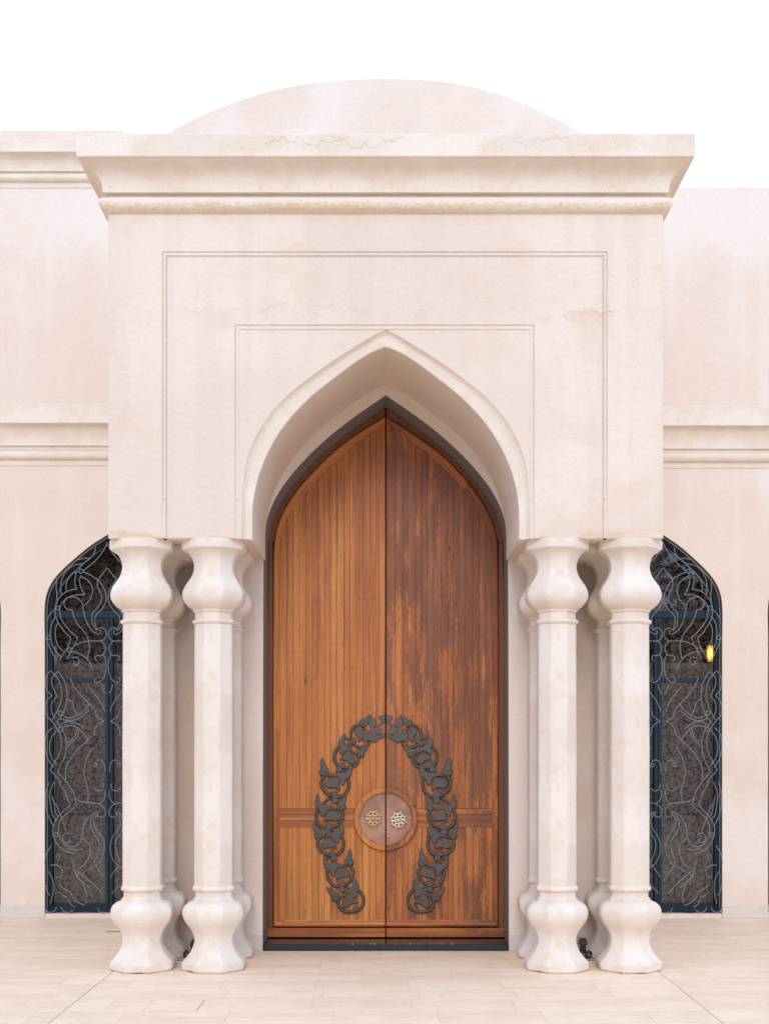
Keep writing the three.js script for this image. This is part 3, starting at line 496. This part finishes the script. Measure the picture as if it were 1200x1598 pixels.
{
  const leftTop = Y(204, ZM), rightTop = Y(292, ZM), xs = X(190, ZM);
  mesh('wall', slab([[-9, 0], [9, 0], [9, rightTop], [xs, rightTop], [xs, leftTop], [-9, leftTop]], ZM - 0.34, ZM, WINS.map(w => winOutline(w).slice().reverse())), M.wall, facade);
  // rooms behind, closed
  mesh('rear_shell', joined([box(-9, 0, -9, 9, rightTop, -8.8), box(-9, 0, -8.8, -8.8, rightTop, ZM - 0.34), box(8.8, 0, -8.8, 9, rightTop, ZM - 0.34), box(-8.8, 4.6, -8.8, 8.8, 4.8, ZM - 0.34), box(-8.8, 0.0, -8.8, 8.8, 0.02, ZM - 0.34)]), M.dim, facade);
  const straight = (prof, x0, x1) => rails(prof.map(([p, h]) => [[x0, h, ZM - 0.005], [x0, h, ZM + p], [x1, h, ZM + p], [x1, h, ZM - 0.005]]).reverse(), 0.45);
  const course = (y, x0, x1, nm) => {                          // y: fascia top, fascia foot, cavetto foot, torus top, torus foot (pixels)
    const h = (v, p) => Y(v, ZM + p);
    mesh(nm + 'fascia', straight([[0.09, h(y[1], 0.12)], [0.118, h(y[1], 0.12)], [0.12, h(y[1], 0.12) + 0.004], [0.12, h(y[0], 0.12) - 0.004], [0.116, h(y[0], 0.12)], [0, h(y[0], 0.12) + 0.004]], x0, x1), M.moulding, facade);
    const c0 = h(y[2], 0.03), c1 = h(y[1], 0.12), cv = [[0.0, c0 - 0.03], [0.003, c0 - 0.03], [0.003, c0], [0.025, c0]];
    for (let k = 0; k <= 8; k++) { const t = k / 8 * Math.PI / 2; cv.push([0.025 + 0.08 * (1 - Math.cos(t)), c0 + 0.004 + (c1 - c0 - 0.008) * Math.sin(t)]); }
    cv.push([0.112, c1 - 0.003], [0.112, c1 + 0.003]);
    mesh(nm + 'cavetto', straight(cv, x0, x1), M.moulding, facade);
    const t0 = h(y[4], 0.05), t1 = h(y[3], 0.05), tr = [[-0.004, t0 - 0.0005]]; for (let k = 0; k <= 8; k++) { const t = -Math.PI / 2 + Math.PI * k / 8; tr.push([0.01 + 0.04 * Math.cos(t), (t0 + t1) / 2 + (t1 - t0) / 2 * Math.sin(t)]); } tr.push([-0.004, t1 + 0.0005]);
    mesh(nm + 'torus', straight(tr, x0, x1), M.moulding, facade);
    mesh(nm + 'band', straight([[-0.004, t0 - 0.055], [0.005, t0 - 0.055], [0.007, t0 - 0.052], [0.007, t0 + 0.002]], x0, x1), M.moulding, facade);
  };
  course([630.5, 660, 695, 702.5, 716], -9, -HW - 0.002, 'string_course_');
  course([633, 664, 700, 704.5, 720], HW + 0.002, 9, 'string_course_');
  course([217.5, 236.5, 266.5, 269, 281], -9, xs, 'cornice_');
  // plinth between the windows
  for (const [a, b] of [[-9, WINS[2].c - WINS[2].hw], [WINS[2].c + WINS[2].hw, WINS[0].c - WINS[0].hw], [WINS[1].c + WINS[1].hw, WINS[3].c - WINS[3].hw], [WINS[3].c + WINS[3].hw, 9]])
    mesh('plinth', box(a, 0, ZM - 0.05, b, Y(1412, ZM), ZM + 0.012, 0.005), M.plinth, facade);
  // faint blind arches in the upper storey
  for (const w of WINS.slice(0, 2)) {
    const s = Math.sign(w.c), hw = s < 0 ? 0.965 : 0.9;
    const half = spread(spline([[155, 560], [155, 500], [150, 478], [135, 452], [105, 405], [70, 352], [35, 308], [0, 268]].map(([x, y]) => [x / 155 * hw, Y(y + (s > 0 ? 14 : 10), ZM)]), 60), 30); half[half.length - 1][0] = 0;
    const y0 = Y(645, ZM), a = wholeArch(half).map(p => [w.c + p[0], p[1]]);
    mesh('blind_arch', slab([[a[0][0], y0], ...a, [a[a.length - 1][0], y0]].reverse(), ZM - 0.01, ZM + 0.011, [], 0.005), M.wall, facade);
  }
  for (const w of WINS) mesh('window_sill', box(w.c - w.hw + 0.001, 0.0, ZM - 0.3, w.c + w.hw - 0.001, WFOOT, ZM - 0.012, 0.004), M.plinth, facade);
}

// ironwork drawn from the photograph's window beside the honey brown leaf: three crops of it, 8 (7.27) crop pixels to one
const C1 = [60, 830, 7.99], C2 = [60, 1020, 7.99], C3 = [60, 1220, 7.265];
const bars = [
  [C1, [875, 135], [800, 270], [690, 390], [600, 460], [565, 500]], [C1, [867, 450], [800, 540], [752, 600], [750, 690], [790, 770], [800, 850], [750, 940], [690, 1010], [680, 1090], [700, 1180], [740, 1230]],
  [C1, [570, 500], [660, 540], [750, 600], [820, 690], [858, 800], [850, 880], [800, 970], [730, 1040], [712, 1110], [740, 1210]], [C1, [545, 560], [620, 600], [680, 680], [685, 760], [650, 850], [580, 925]],
  [C1, [540, 540], [525, 620], [545, 700], [595, 785]], [C1, [595, 785], [500, 785], [400, 810], [330, 860], [290, 920], [280, 1000], [300, 1090], [360, 1180], [430, 1260], [500, 1315]], [C1, [500, 1315], [470, 1400], [420, 1480], [370, 1590]],
  [C1, [490, 500], [470, 570], [470, 650], [490, 715]], [C1, [490, 715], [420, 725], [340, 760], [270, 830], [235, 900], [220, 990], [235, 1080], [290, 1180], [350, 1260], [418, 1325]], [C1, [418, 1325], [380, 1430], [340, 1500], [270, 1610]],
  [C1, [500, 490], [420, 540], [370, 620], [355, 690], [362, 745]], [C1, [555, 400], [460, 415], [370, 480], [310, 580], [292, 680], [300, 790]], [C1, [665, 330], [580, 330], [480, 355]], [C1, [725, 190], [715, 250], [660, 330], [550, 410], [520, 470]], [C1, [245, 580], [235, 690], [250, 860]],
  [C1, [430, 968], [450, 1050], [500, 1150], [580, 1240], [620, 1310], [645, 1390], [650, 1460], [620, 1580]], [C1, [435, 968], [380, 970], [335, 920], [340, 860], [400, 815], [480, 820], [545, 870], [570, 950], [590, 1050], [620, 1140], [680, 1230], [740, 1270], [775, 1275], [795, 1240], [770, 1230]],
  [C1, [740, 1230], [770, 1200], [820, 1205], [855, 1250], [845, 1320], [800, 1360], [720, 1360], [620, 1365], [540, 1380], [470, 1415]], [C1, [790, 1355], [830, 1400], [850, 1450], [830, 1510], [790, 1545], [740, 1540], [715, 1580], [750, 1610]],
  [C1, [215, 965], [150, 1040], [115, 1120]], [C1, [225, 1060], [180, 1140], [165, 1230], [165, 1330], [190, 1420], [240, 1500], [300, 1560]], [C1, [255, 1130], [225, 1220], [225, 1310], [260, 1420], [325, 1495]], [C1, [110, 1330], [150, 1430], [190, 1520], [250, 1610]], [C1, [440, 1490], [520, 1520], [600, 1570], [660, 1640], [690, 1720]],
  [C2, [160, 215], [110, 290], [105, 400], [130, 470], [185, 525]], [C2, [185, 525], [130, 570], [100, 650], [110, 760], [180, 845]], [C2, [265, 215], [190, 290], [180, 370], [205, 450], [250, 530]], [C2, [250, 530], [195, 590], [175, 660], [185, 740], [215, 800]],
  [C2, [170, 215], [230, 280], [280, 360], [305, 470], [295, 590], [250, 710], [185, 830]], [C2, [265, 225], [310, 290], [355, 390], [370, 490], [365, 590], [345, 680], [300, 780], [240, 850]],
  [C2, [300, 760], [370, 795], [450, 790], [530, 750], [600, 690], [660, 620]], [C2, [290, 810], [380, 835], [470, 825], [560, 780], [640, 710]], [C2, [295, 885], [370, 850], [450, 855], [530, 890], [590, 940]], [C2, [300, 920], [380, 900], [460, 905], [540, 960], [600, 1030], [630, 1080]],
  [C2, [180, 840], [240, 930], [285, 1010], [300, 1100], [285, 1220], [230, 1330], [160, 1450]], [C2, [240, 850], [310, 940], [350, 1040], [360, 1160], [340, 1290], [290, 1390], [250, 1480]], [C2, [200, 920], [130, 980], [100, 1080], [100, 1200], [130, 1310], [200, 1420]], [C2, [240, 955], [180, 1040], [155, 1130], [155, 1220], [190, 1320], [240, 1385]],
  [C2, [405, 300], [440, 380], [500, 470], [580, 560], [660, 640], [710, 685]], [C2, [630, 400], [700, 490], [770, 580], [820, 670], [840, 720]], [C2, [375, 570], [430, 600], [450, 650], [460, 700], [495, 765]], [C2, [630, 1075], [560, 1140], [480, 1220], [400, 1330], [360, 1420], [350, 1590]], [C2, [700, 1170], [640, 1260], [595, 1370], [580, 1480], [600, 1590]],
  [C2, [500, 930], [460, 1040], [370, 1110]], [C2, [520, 960], [480, 1060], [400, 1130], [370, 1170]], [C2, [820, 0], [850, 80], [855, 200], [830, 290], [790, 345], [730, 360], [705, 330], [735, 300]], [C2, [800, 380], [815, 440], [850, 500]], [C2, [715, 700], [740, 780], [830, 845]], [C2, [825, 845], [760, 880], [715, 950], [710, 1010]], [C2, [710, 1010], [640, 1060], [600, 1130]],
  [C2, [700, 1400], [735, 1335], [795, 1330], [835, 1390], [840, 1480]], [C2, [700, 1400], [730, 1410], [745, 1380], [725, 1365]], [C2, [160, 1450], [230, 1530], [300, 1610]], [C2, [250, 1480], [310, 1540], [370, 1610]], [C2, [430, 50], [500, 50], [520, 110], [480, 145], [445, 120], [465, 90]],
  [C3, [190, 0], [140, 130], [150, 260], [175, 380], [215, 440]], [C3, [130, 10], [95, 130], [100, 300], [130, 400], [185, 505]], [C3, [165, 160], [190, 250], [205, 340], [240, 405]], [C3, [240, 0], [310, 110], [370, 265]], [C3, [330, 0], [400, 110], [445, 270]],
  [C3, [370, 265], [280, 350], [215, 430], [180, 510], [180, 600], [220, 700], [310, 780], [420, 820]], [C3, [445, 270], [350, 350], [270, 420], [240, 500], [240, 580], [280, 680], [350, 730], [420, 735], [480, 690], [510, 560], [530, 470], [590, 390], [680, 340]],
  [C3, [380, 600], [330, 580], [285, 620], [300, 680], [350, 690], [375, 650]], [C3, [205, 245], [260, 380], [330, 560]], [C3, [420, 180], [480, 220], [560, 235], [640, 240], [710, 255], [760, 300], [770, 370], [740, 400], [700, 395], [680, 360], [705, 338]], [C3, [760, 90], [770, 160], [740, 220], [700, 250]], [C3, [545, 0], [575, 80], [570, 240]], [C3, [640, 70], [690, 105], [740, 80], [750, 20]],
  [C3, [660, 360], [610, 420], [605, 510], [640, 590], [690, 660], [700, 740], [670, 850], [640, 920]], [C3, [690, 360], [640, 430], [650, 510], [700, 580], [745, 660], [760, 760], [740, 850], [690, 930], [600, 980], [510, 1030]], [C3, [500, 640], [570, 685], [600, 770], [560, 900], [480, 980]], [C3, [340, 755], [430, 770], [510, 765]],
  [C3, [430, 1060], [500, 1130], [590, 1195]], [C3, [470, 1030], [560, 1100], [660, 1190], [740, 1270]], [C3, [150, 945], [230, 950], [280, 1000], [260, 1080], [210, 1080]], [C3, [250, 1170], [310, 1220], [370, 1245]], [C3, [250, 1250], [290, 1290], [340, 1310]], [C3, [370, 1240], [400, 1310], [460, 1370], [540, 1400]], [C3, [350, 1340], [380, 1390], [430, 1425]],
  [C3, [80, 1420], [110, 1468], [150, 1480], [200, 1460], [215, 1420]], [C3, [265, 1420], [300, 1468], [350, 1482], [410, 1450]], [C3, [680, 1430], [710, 1475], [770, 1485]], [C3, [160, 720], [100, 820], [80, 930]], [C3, [85, 1150], [110, 1240], [140, 1290]], [C3, [660, 950], [720, 1030], [760, 1080]], [C3, [210, 860], [240, 815], [250, 870], [225, 885]], [C3, [400, 900], [430, 1040], [520, 1160], [560, 1280], [550, 1380]], [C3, [120, 1010], [170, 1100], [180, 1230], [150, 1380]]];
const eyes = [[C1, 540, 490, 25], [C1, 255, 950, 25], [C1, 140, 1318, 25], [C1, 400, 1475, 29], [C2, 285, 742, 26], [C2, 285, 945, 26], [C3, 208, 600, 24], [C3, 450, 1040, 22]];
const ZG = ZM + 0.022;
function windowAt(i) {
  const w = WINS[i], labels = ['arched iron grille window beside the honey brown leaf, its glass reflecting dark foliage', 'arched iron grille window with palm fronds reflected and a small amber lamp inside', 'next arched window along the wall from the one reflecting dark foliage', 'next arched window along the wall from the one reflecting palm fronds'];
  const win = thing('arched_window', labels[i], 'window', 'arched windows of the facade');
  const k = w.hw / 0.607, side = w.c < 0 ? 1 : -1;
  const zf = ZM - 0.17, fz = ZM - 0.1;                         // frame from zf to fz
  const outer = winOutline(w, 0.0015, WFOOT + 0.002), inner = winOutline(w, 0.045, WFOOT + 0.06);
  mesh('frame', slab(outer, zf, fz, [inner.slice().reverse()], 0.004), M.steel, win);
  const yT0 = Y(964.5, fz), yT1 = Y(953, fz), yB0 = Y(1064.5, fz), yB1 = Y(1058, fz), xl = w.c - w.hw + 0.052, xr = w.c + w.hw - 0.052;
  mesh('transom', box(xl, yT0, zf + 0.004, xr, yT1, fz + 0.006, 0.004), M.steel, win);
  for (const s of [-1, 1]) mesh('stile', s < 0 ? box(w.mul - 0.036, WFOOT + 0.05, zf + 0.006, w.mul - 0.002, yT0, fz + 0.008, 0.004) : box(w.mul + 0.002, WFOOT + 0.05, zf + 0.006, w.mul + 0.036, yT0, fz + 0.003, 0.004), M.steel, win);
  for (const [a, b] of [[xl, w.mul - 0.036], [w.mul + 0.036, xr]]) {
    mesh('glazing_bar', box(a, yB0, zf + 0.02, b, yB1, fz - 0.006, 0.003), M.steel, win);
    mesh('bottom_rail', box(a, WFOOT + 0.058, zf + 0.01, b, WFOOT + 0.085, fz - 0.002, 0.003), M.steel, win);
  }
  const zp = ZM - 0.14, pane = pts => mesh('pane', new THREE.ShapeGeometry(shapeOf(pts)).translate(0, 0, zp), M.glass, win);
  const top = winOutline(w, 0.04, yT1 - 0.004); pane(top.filter(p => p[1] >= yT1 - 0.005));
  for (const [a, b] of [[xl - 0.003, w.mul - 0.034], [w.mul + 0.034, xr + 0.003]]) { pane(rect(a, yB1 - 0.003, b, yT0 + 0.004)); pane(rect(a, WFOOT + 0.056, b, yB0 + 0.003)); }
  // the grille: an arched border bar and the scrolled bars
  const grille = sub('grille', win);
  const o2 = winOutline(w, 0.004, WFOOT + 0.03), i2 = winOutline(w, 0.012, WFOOT + 0.038);
  mesh('border_bar', slab(o2, ZM - 0.03, ZM - 0.012, [i2.slice().reverse()]), M.blackIron, grille);
  const toM = (C, x, y) => { const px = C[0] + x / C[2], py = C[1] + y / C[2]; return [(X(px, ZG) - X(168.9, ZG)) * k, Y(py, ZG)]; };
  for (const [C, ...pts] of bars) {
    const p = pts.map(q => toM(C, q[0], q[1])), reach = Math.max(...p.map(v => v[0]));
    for (const m of [1, -1]) mesh('bar', tube(p.map(v => [w.c + side * m * v[0], Math.max(v[1], 0.012), ZG]), 0.004, 5, Math.max(6, p.length * 3)), M.iron, grille);
  }
  for (const [C, x, y, r] of eyes) for (const m of [1, -1]) { const q = toM(C, x, y), g = new THREE.TorusGeometry(r / C[2] * (D - ZG) / F, 0.004, 5, 18); g.translate(w.c + side * m * q[0], q[1], ZG); mesh('eye', g, M.iron, grille); }
}
// curtains printed with black leafy vines, hanging in folds behind the glass
const vineTex = (() => {
  const W = 768, H = 2048, cv = document.createElement('canvas'); cv.width = W; cv.height = H; const g = cv.getContext('2d'), ppm = W / 1.5;
  g.fillStyle = 'rgb(84,70,60)'; g.fillRect(0, 0, W, H);
  seed = 91;
  for (let k = 0; k < 900; k++) { g.fillStyle = `rgba(${rnd() < 0.5 ? '100,84,72' : '66,54,46'},0.16)`; g.fillRect(rnd() * W, rnd() * H, 1 + 2 * rnd(), 60 + 160 * rnd()); }
  g.strokeStyle = g.fillStyle = 'rgb(10,8,7)'; g.lineCap = 'round';
  for (let y = 0; y < H + 40; y += 0.1 * ppm) for (let x = 0; x < W + 40; x += 0.095 * ppm) {
    const cx = x + (rnd() - 0.5) * 26, cy = y + (rnd() - 0.5) * 26, dir = rnd() < 0.5 ? 1 : -1, a0 = rnd() * 6.28, R = (0.026 + rnd() * 0.026) * ppm, p = [];
    for (let n = 0; n <= 16; n++) { const t = n / 16, a = a0 + dir * t * 4.9, r = R * (1.3 - 1.0 * t); p.push([cx + r * Math.cos(a), cy + r * Math.sin(a)]); }
    g.lineWidth = 3.6 + 1.8 * rnd(); g.beginPath(); p.forEach((q, n) => n ? g.lineTo(q[0], q[1]) : g.moveTo(q[0], q[1])); g.stroke();
    for (const n of [0, 5, 10]) { const a = a0 + dir * n / 16 * 4.9 + (n ? 0.7 : -1.2) * dir, l = (0.022 + 0.024 * rnd()) * ppm, b = p[n], q = (u, v) => [b[0] + Math.cos(a) * u - Math.sin(a) * v, b[1] + Math.sin(a) * u + Math.cos(a) * v]; g.beginPath(); [[0, -3], [l * 0.45, -l * 0.34], [l, 0], [l * 0.5, l * 0.3], [0, 3]].forEach((v, m) => { const w = q(v[0], v[1]); m ? g.lineTo(w[0], w[1]) : g.moveTo(w[0], w[1]); }); g.closePath(); g.fill(); }
  }
  const t = new THREE.CanvasTexture(cv); t.colorSpace = THREE.SRGBColorSpace; t.wrapS = t.wrapT = THREE.RepeatWrapping; return t;
})();
M.curtain = new THREE.MeshStandardMaterial({ map: vineTex, roughness: 0.95, side: THREE.DoubleSide });
for (const i of [0, 1]) {
  const w = WINS[i], cw = 1.5, n = 90, g = new THREE.PlaneGeometry(cw, 4.02, n, 6), p = g.attributes.position, u = g.attributes.uv;
  for (let k = 0; k < p.count; k++) { const x = p.getX(k), y = p.getY(k) + 2.01, f = 1 + 0.06 * Math.sin(y * 1.3 + x * 4); u.setXY(k, (x / cw + 0.5) + 0.3 * i, y / 4.0); p.setXYZ(k, w.c + x, y + 0.025, -3.22 + 0.028 * Math.sin(x * 34 * f + i) + 0.016 * Math.sin(x * 71 + y * 0.8)); }
  g.computeVertexNormals();
  const c = thing('curtain', i ? 'taupe curtain printed with black vines behind the palm-reflecting window' : 'taupe curtain printed with black vines behind the foliage-reflecting window', 'curtain', 'printed curtains behind the windows');
  mesh('cloth', g, M.curtain, c);
  const rod = new THREE.CylinderGeometry(0.014, 0.014, cw + 0.1, 10); rod.rotateZ(Math.PI / 2); rod.translate(w.c, 4.06, -3.22); mesh('rod', rod, M.bronze, c);
}
for (let i = 0; i < 4; i++) windowAt(i);

// amber lamp seen through the glass
{
  const lamp = thing('amber_lamp', 'small amber glass lamp glowing behind the palm-reflecting window', 'lamp');
  const z = -3.165, x = X(1107, z), y = Y(1020, z);
  const body = new THREE.LatheGeometry([[0, -0.085], [0.014, -0.08], [0.02, -0.04], [0.021, 0.03], [0.018, 0.07], [0.01, 0.085], [0, 0.087]].map(p => V2(...p)), 14);
  const b = mesh('shade', body, new THREE.MeshStandardMaterial({ color: new THREE.Color().setRGB(0.8, 0.42, 0.08), emissive: new THREE.Color().setRGB(1, 0.5, 0.08), emissiveIntensity: 0.36, roughness: 0.5 }), lamp); b.scale.x = 1.6; b.position.set(x, y, z);
  const cap = new THREE.CylinderGeometry(0.01, 0.02, 0.03, 12); cap.translate(x, y + 0.098, z); mesh('cap', cap, M.bronze, lamp);
  const rod = new THREE.CylinderGeometry(0.006, 0.006, 4.6 - y - 0.1, 6); rod.translate(x, (4.6 + y + 0.1) / 2, z); mesh('rod', rod, M.bronze, lamp);
  const L = new THREE.PointLight(new THREE.Color(1, 0.55, 0.15), 0.08); L.position.set(x, y, z + 0.04); L.castShadow = true; lamp.add(L);
}

// ---------------------------------------------------------------- uplights on the floor between the columns
function uplight(x, z, tilt, turn, label, plateX, way = 1) {
  const u = thing('uplight', label, 'spotlight', 'uplights between the columns');
  const g = new THREE.LatheGeometry([[0, 0], [0.022, 0], [0.024, 0.006], [0.024, 0.062], [0.036, 0.068], [0.036, 0.078], [0.03, 0.082], [0.03, 0.105], [0.024, 0.113], [0, 0.115]].map(p => V2(...p)), 18);
  const b = mesh('housing', g, M.bronze, u); b.position.set(0, 0.045, 0); b.rotation.set(tilt, 0, turn);
  const yoke = tube([[-0.03, 0.085, 0], [-0.034, 0.04, 0], [-0.02, 0.016, 0.002], [0.02, 0.016, 0.002], [0.034, 0.04, 0], [0.03, 0.085, 0]], 0.004, 5, 20); mesh('yoke', yoke, M.plate, u);
  const ball = new THREE.TorusGeometry(0.024, 0.009, 8, 18); ball.rotateY(0.5 * way); ball.translate(0.045 * way, 0.034, 0.01); mesh('swivel', ball, M.bronze, u);
  const foot = new THREE.CylinderGeometry(0.05, 0.055, 0.012, 20); foot.translate(0.01, 0.0075, -0.005); mesh('foot', foot, M.bronze, u);
  u.position.set(x, 0.0006, z);
  const p = thing('floor_plate', plateX > 0 ? 'pale floor plate with black slot before the upright uplight' : 'pale floor plate with black slot before the tilted uplight', 'plate', 'slotted plates between the columns');
  mesh('plate', box(plateX - 0.075, 0.0012, z + 0.06, plateX + 0.075, 0.008, z + 0.17, 0.002), M.plate, p);
  mesh('slot', box(plateX - 0.05, 0.0079, z + 0.1, plateX + 0.05, 0.0092, z + 0.125), M.darkGap, p);
}
uplight(X(909, -0.6), -0.6, 0.05, 0, 'upright bronze uplight on the floor beside the dark weathered leaf', X(926, -0.5));
uplight(X(301, -0.6), -0.6, 0.35, -0.25, 'tilted bronze uplight on the floor beside the honey brown leaf', X(283, -0.5), -1);

// ---------------------------------------------------------------- across the court, seen in the glass only
{
  const z = 16, b = thing('garden_building', 'low plaster garden building across the court, mirrored in the glass', 'building');
  mesh('wall', box(-24, 0, z, 24, 3.75, z + 4), M.wall, b);
  mesh('coping', box(-24.1, 3.75, z - 0.1, 24.1, 3.95, z + 4.1, 0.02), M.moulding, b);
  mesh('plinth', box(-24, 0, z - 0.02, 24, 0.4, z, 0.005), M.plinth, b);
}
const leafMat = new THREE.MeshStandardMaterial({ color: new THREE.Color().setRGB(0.035, 0.06, 0.025), roughness: 0.8, side: THREE.DoubleSide });
const barkMat = new THREE.MeshStandardMaterial({ color: new THREE.Color().setRGB(0.09, 0.07, 0.05), roughness: 0.95, bumpMap: bumpAt(0.5), bumpScale: 0.02 });
function broadTree(x, z, h, r, label) {
  const t = thing('evergreen_tree', label, 'tree', 'trees across the court');
  const limbs = [tube([[x, 0, z], [x + 0.1, h * 0.25, z], [x - 0.1, h * 0.5, z + 0.1], [x, h * 0.8, z]], 0.16, 7, 14)], tri = [], nor = [];
  const clumps = [];
  for (let i = 0; i < 46; i++) { const a = rnd() * 6.28, e = Math.acos(1 - 1.7 * rnd()), q = r * (0.45 + 0.5 * rnd()); clumps.push([x + q * Math.sin(e) * Math.cos(a), h * 0.62 + q * 0.95 * Math.cos(e), z + q * Math.sin(e) * Math.sin(a), r * (0.2 + 0.14 * rnd())]); }
  for (let i = 0; i < 12; i++) { const c = clumps[i * 3]; limbs.push(tube([[x, h * (0.3 + 0.03 * i), z], [lerp(x, c[0], 0.5), lerp(h * 0.4, c[1], 0.6), lerp(z, c[2], 0.5)], [c[0], c[1], c[2]]], 0.05, 5, 6)); }
  mesh('trunk', joined(limbs), barkMat, t);
  for (const [cx, cy, cz, cr] of clumps) for (let k = 0; k < 210; k++) {
    const d = V3(rnd() - 0.5, rnd() - 0.5, rnd() - 0.5).normalize(), q = cr * Math.cbrt(rnd()), p = d.clone().multiplyScalar(q).add(V3(cx, cy, cz)), u = V3(rnd() - 0.5, rnd() - 0.5, rnd() - 0.5).normalize(), v = V3().crossVectors ? new THREE.Vector3().crossVectors(u, d).normalize() : d, l = 0.11 + 0.08 * rnd();
    const a = p.clone().addScaledVector(u, l), b = p.clone().addScaledVector(v, l * 0.45), c = p.clone().addScaledVector(u, -l), e = p.clone().addScaledVector(v, -l * 0.45);
    for (const w of [a, b, c, a, c, e]) tri.push(w.x, w.y, w.z);
  }
  const g = new THREE.BufferGeometry(); g.setAttribute('position', new THREE.Float32BufferAttribute(tri, 3)); g.computeVertexNormals();
  mesh('crown', g, leafMat, t);
}
seed = 1234;
broadTree(-9.6, 20.5, 11, 4.4, 'broad dark evergreen tree mirrored in the foliage window');
broadTree(-6.2, 22.5, 10, 4, 'dark evergreen tree standing behind the broad one toward the palm');
broadTree(-12.5, 23.5, 11, 4.4, 'tall dark evergreen tree standing behind the broad one away from the palm');
broadTree(12.9, 22.2, 11, 3.9, 'dark evergreen tree standing beside the palm');
broadTree(9.6, 25.5, 6.6, 2.6, 'low dark evergreen tree standing behind the palm');
{
  const t = thing('palm_tree', 'tall feather palm whose fronds are mirrored in the window', 'palm');
  const x = 7.7, z = 20.8, h = 6.6, y0 = 0;
  mesh('trunk', tube([[x + 0.4, y0, z], [x + 0.3, h * 0.4, z], [x + 0.05, h * 0.8, z], [x, h, z]], 0.17, 9, 20), barkMat, t);
  const fm = new THREE.MeshStandardMaterial({ color: new THREE.Color().setRGB(0.04, 0.06, 0.035), roughness: 0.7, side: THREE.DoubleSide });
  for (let i = 0; i < 15; i++) {
    const a = i * 2.399, up = 1.15 - 1.35 * (i / 15), L = 2.3 + 0.5 * rnd(), tri = [], pts = [];
    for (let k = 0; k <= 12; k++) { const s = k / 12, ang = up - 1.35 * s * s; pts.push([(k ? pts[k - 1][0] : 0) + (k ? L / 12 * Math.cos(ang) : 0), (k ? pts[k - 1][1] : 0) + (k ? L / 12 * Math.sin(ang) : 0)]); }
    const P = (s, w, dy) => { const f = Math.min(11.999, s * 12), k = Math.floor(f), q = f - k, r = lerp(pts[k][0], pts[k + 1][0], q), y = lerp(pts[k][1], pts[k + 1][1], q); return [x + r * Math.cos(a) - w * Math.sin(a), h + y + dy, z + r * Math.sin(a) + w * Math.cos(a)]; };
    for (let k = 0; k < 46; k++) { const s = 0.12 + 0.87 * k / 46, l = 0.5 * Math.sin(Math.PI * (0.15 + 0.8 * s)) + 0.08; for (const m of [-1, 1]) tri.push(...P(s, 0, 0), ...P(Math.min(1, s + 0.022), 0, 0), ...P(Math.min(1, s + 0.12), m * l, -0.12 - 0.12 * rnd())); }
    const g = new THREE.BufferGeometry(); g.setAttribute('position', new THREE.Float32BufferAttribute(tri, 3)); g.computeVertexNormals();
    mesh('frond', g, fm, t);
  }
}
console.log('done');
renderer.render(scene, camera);
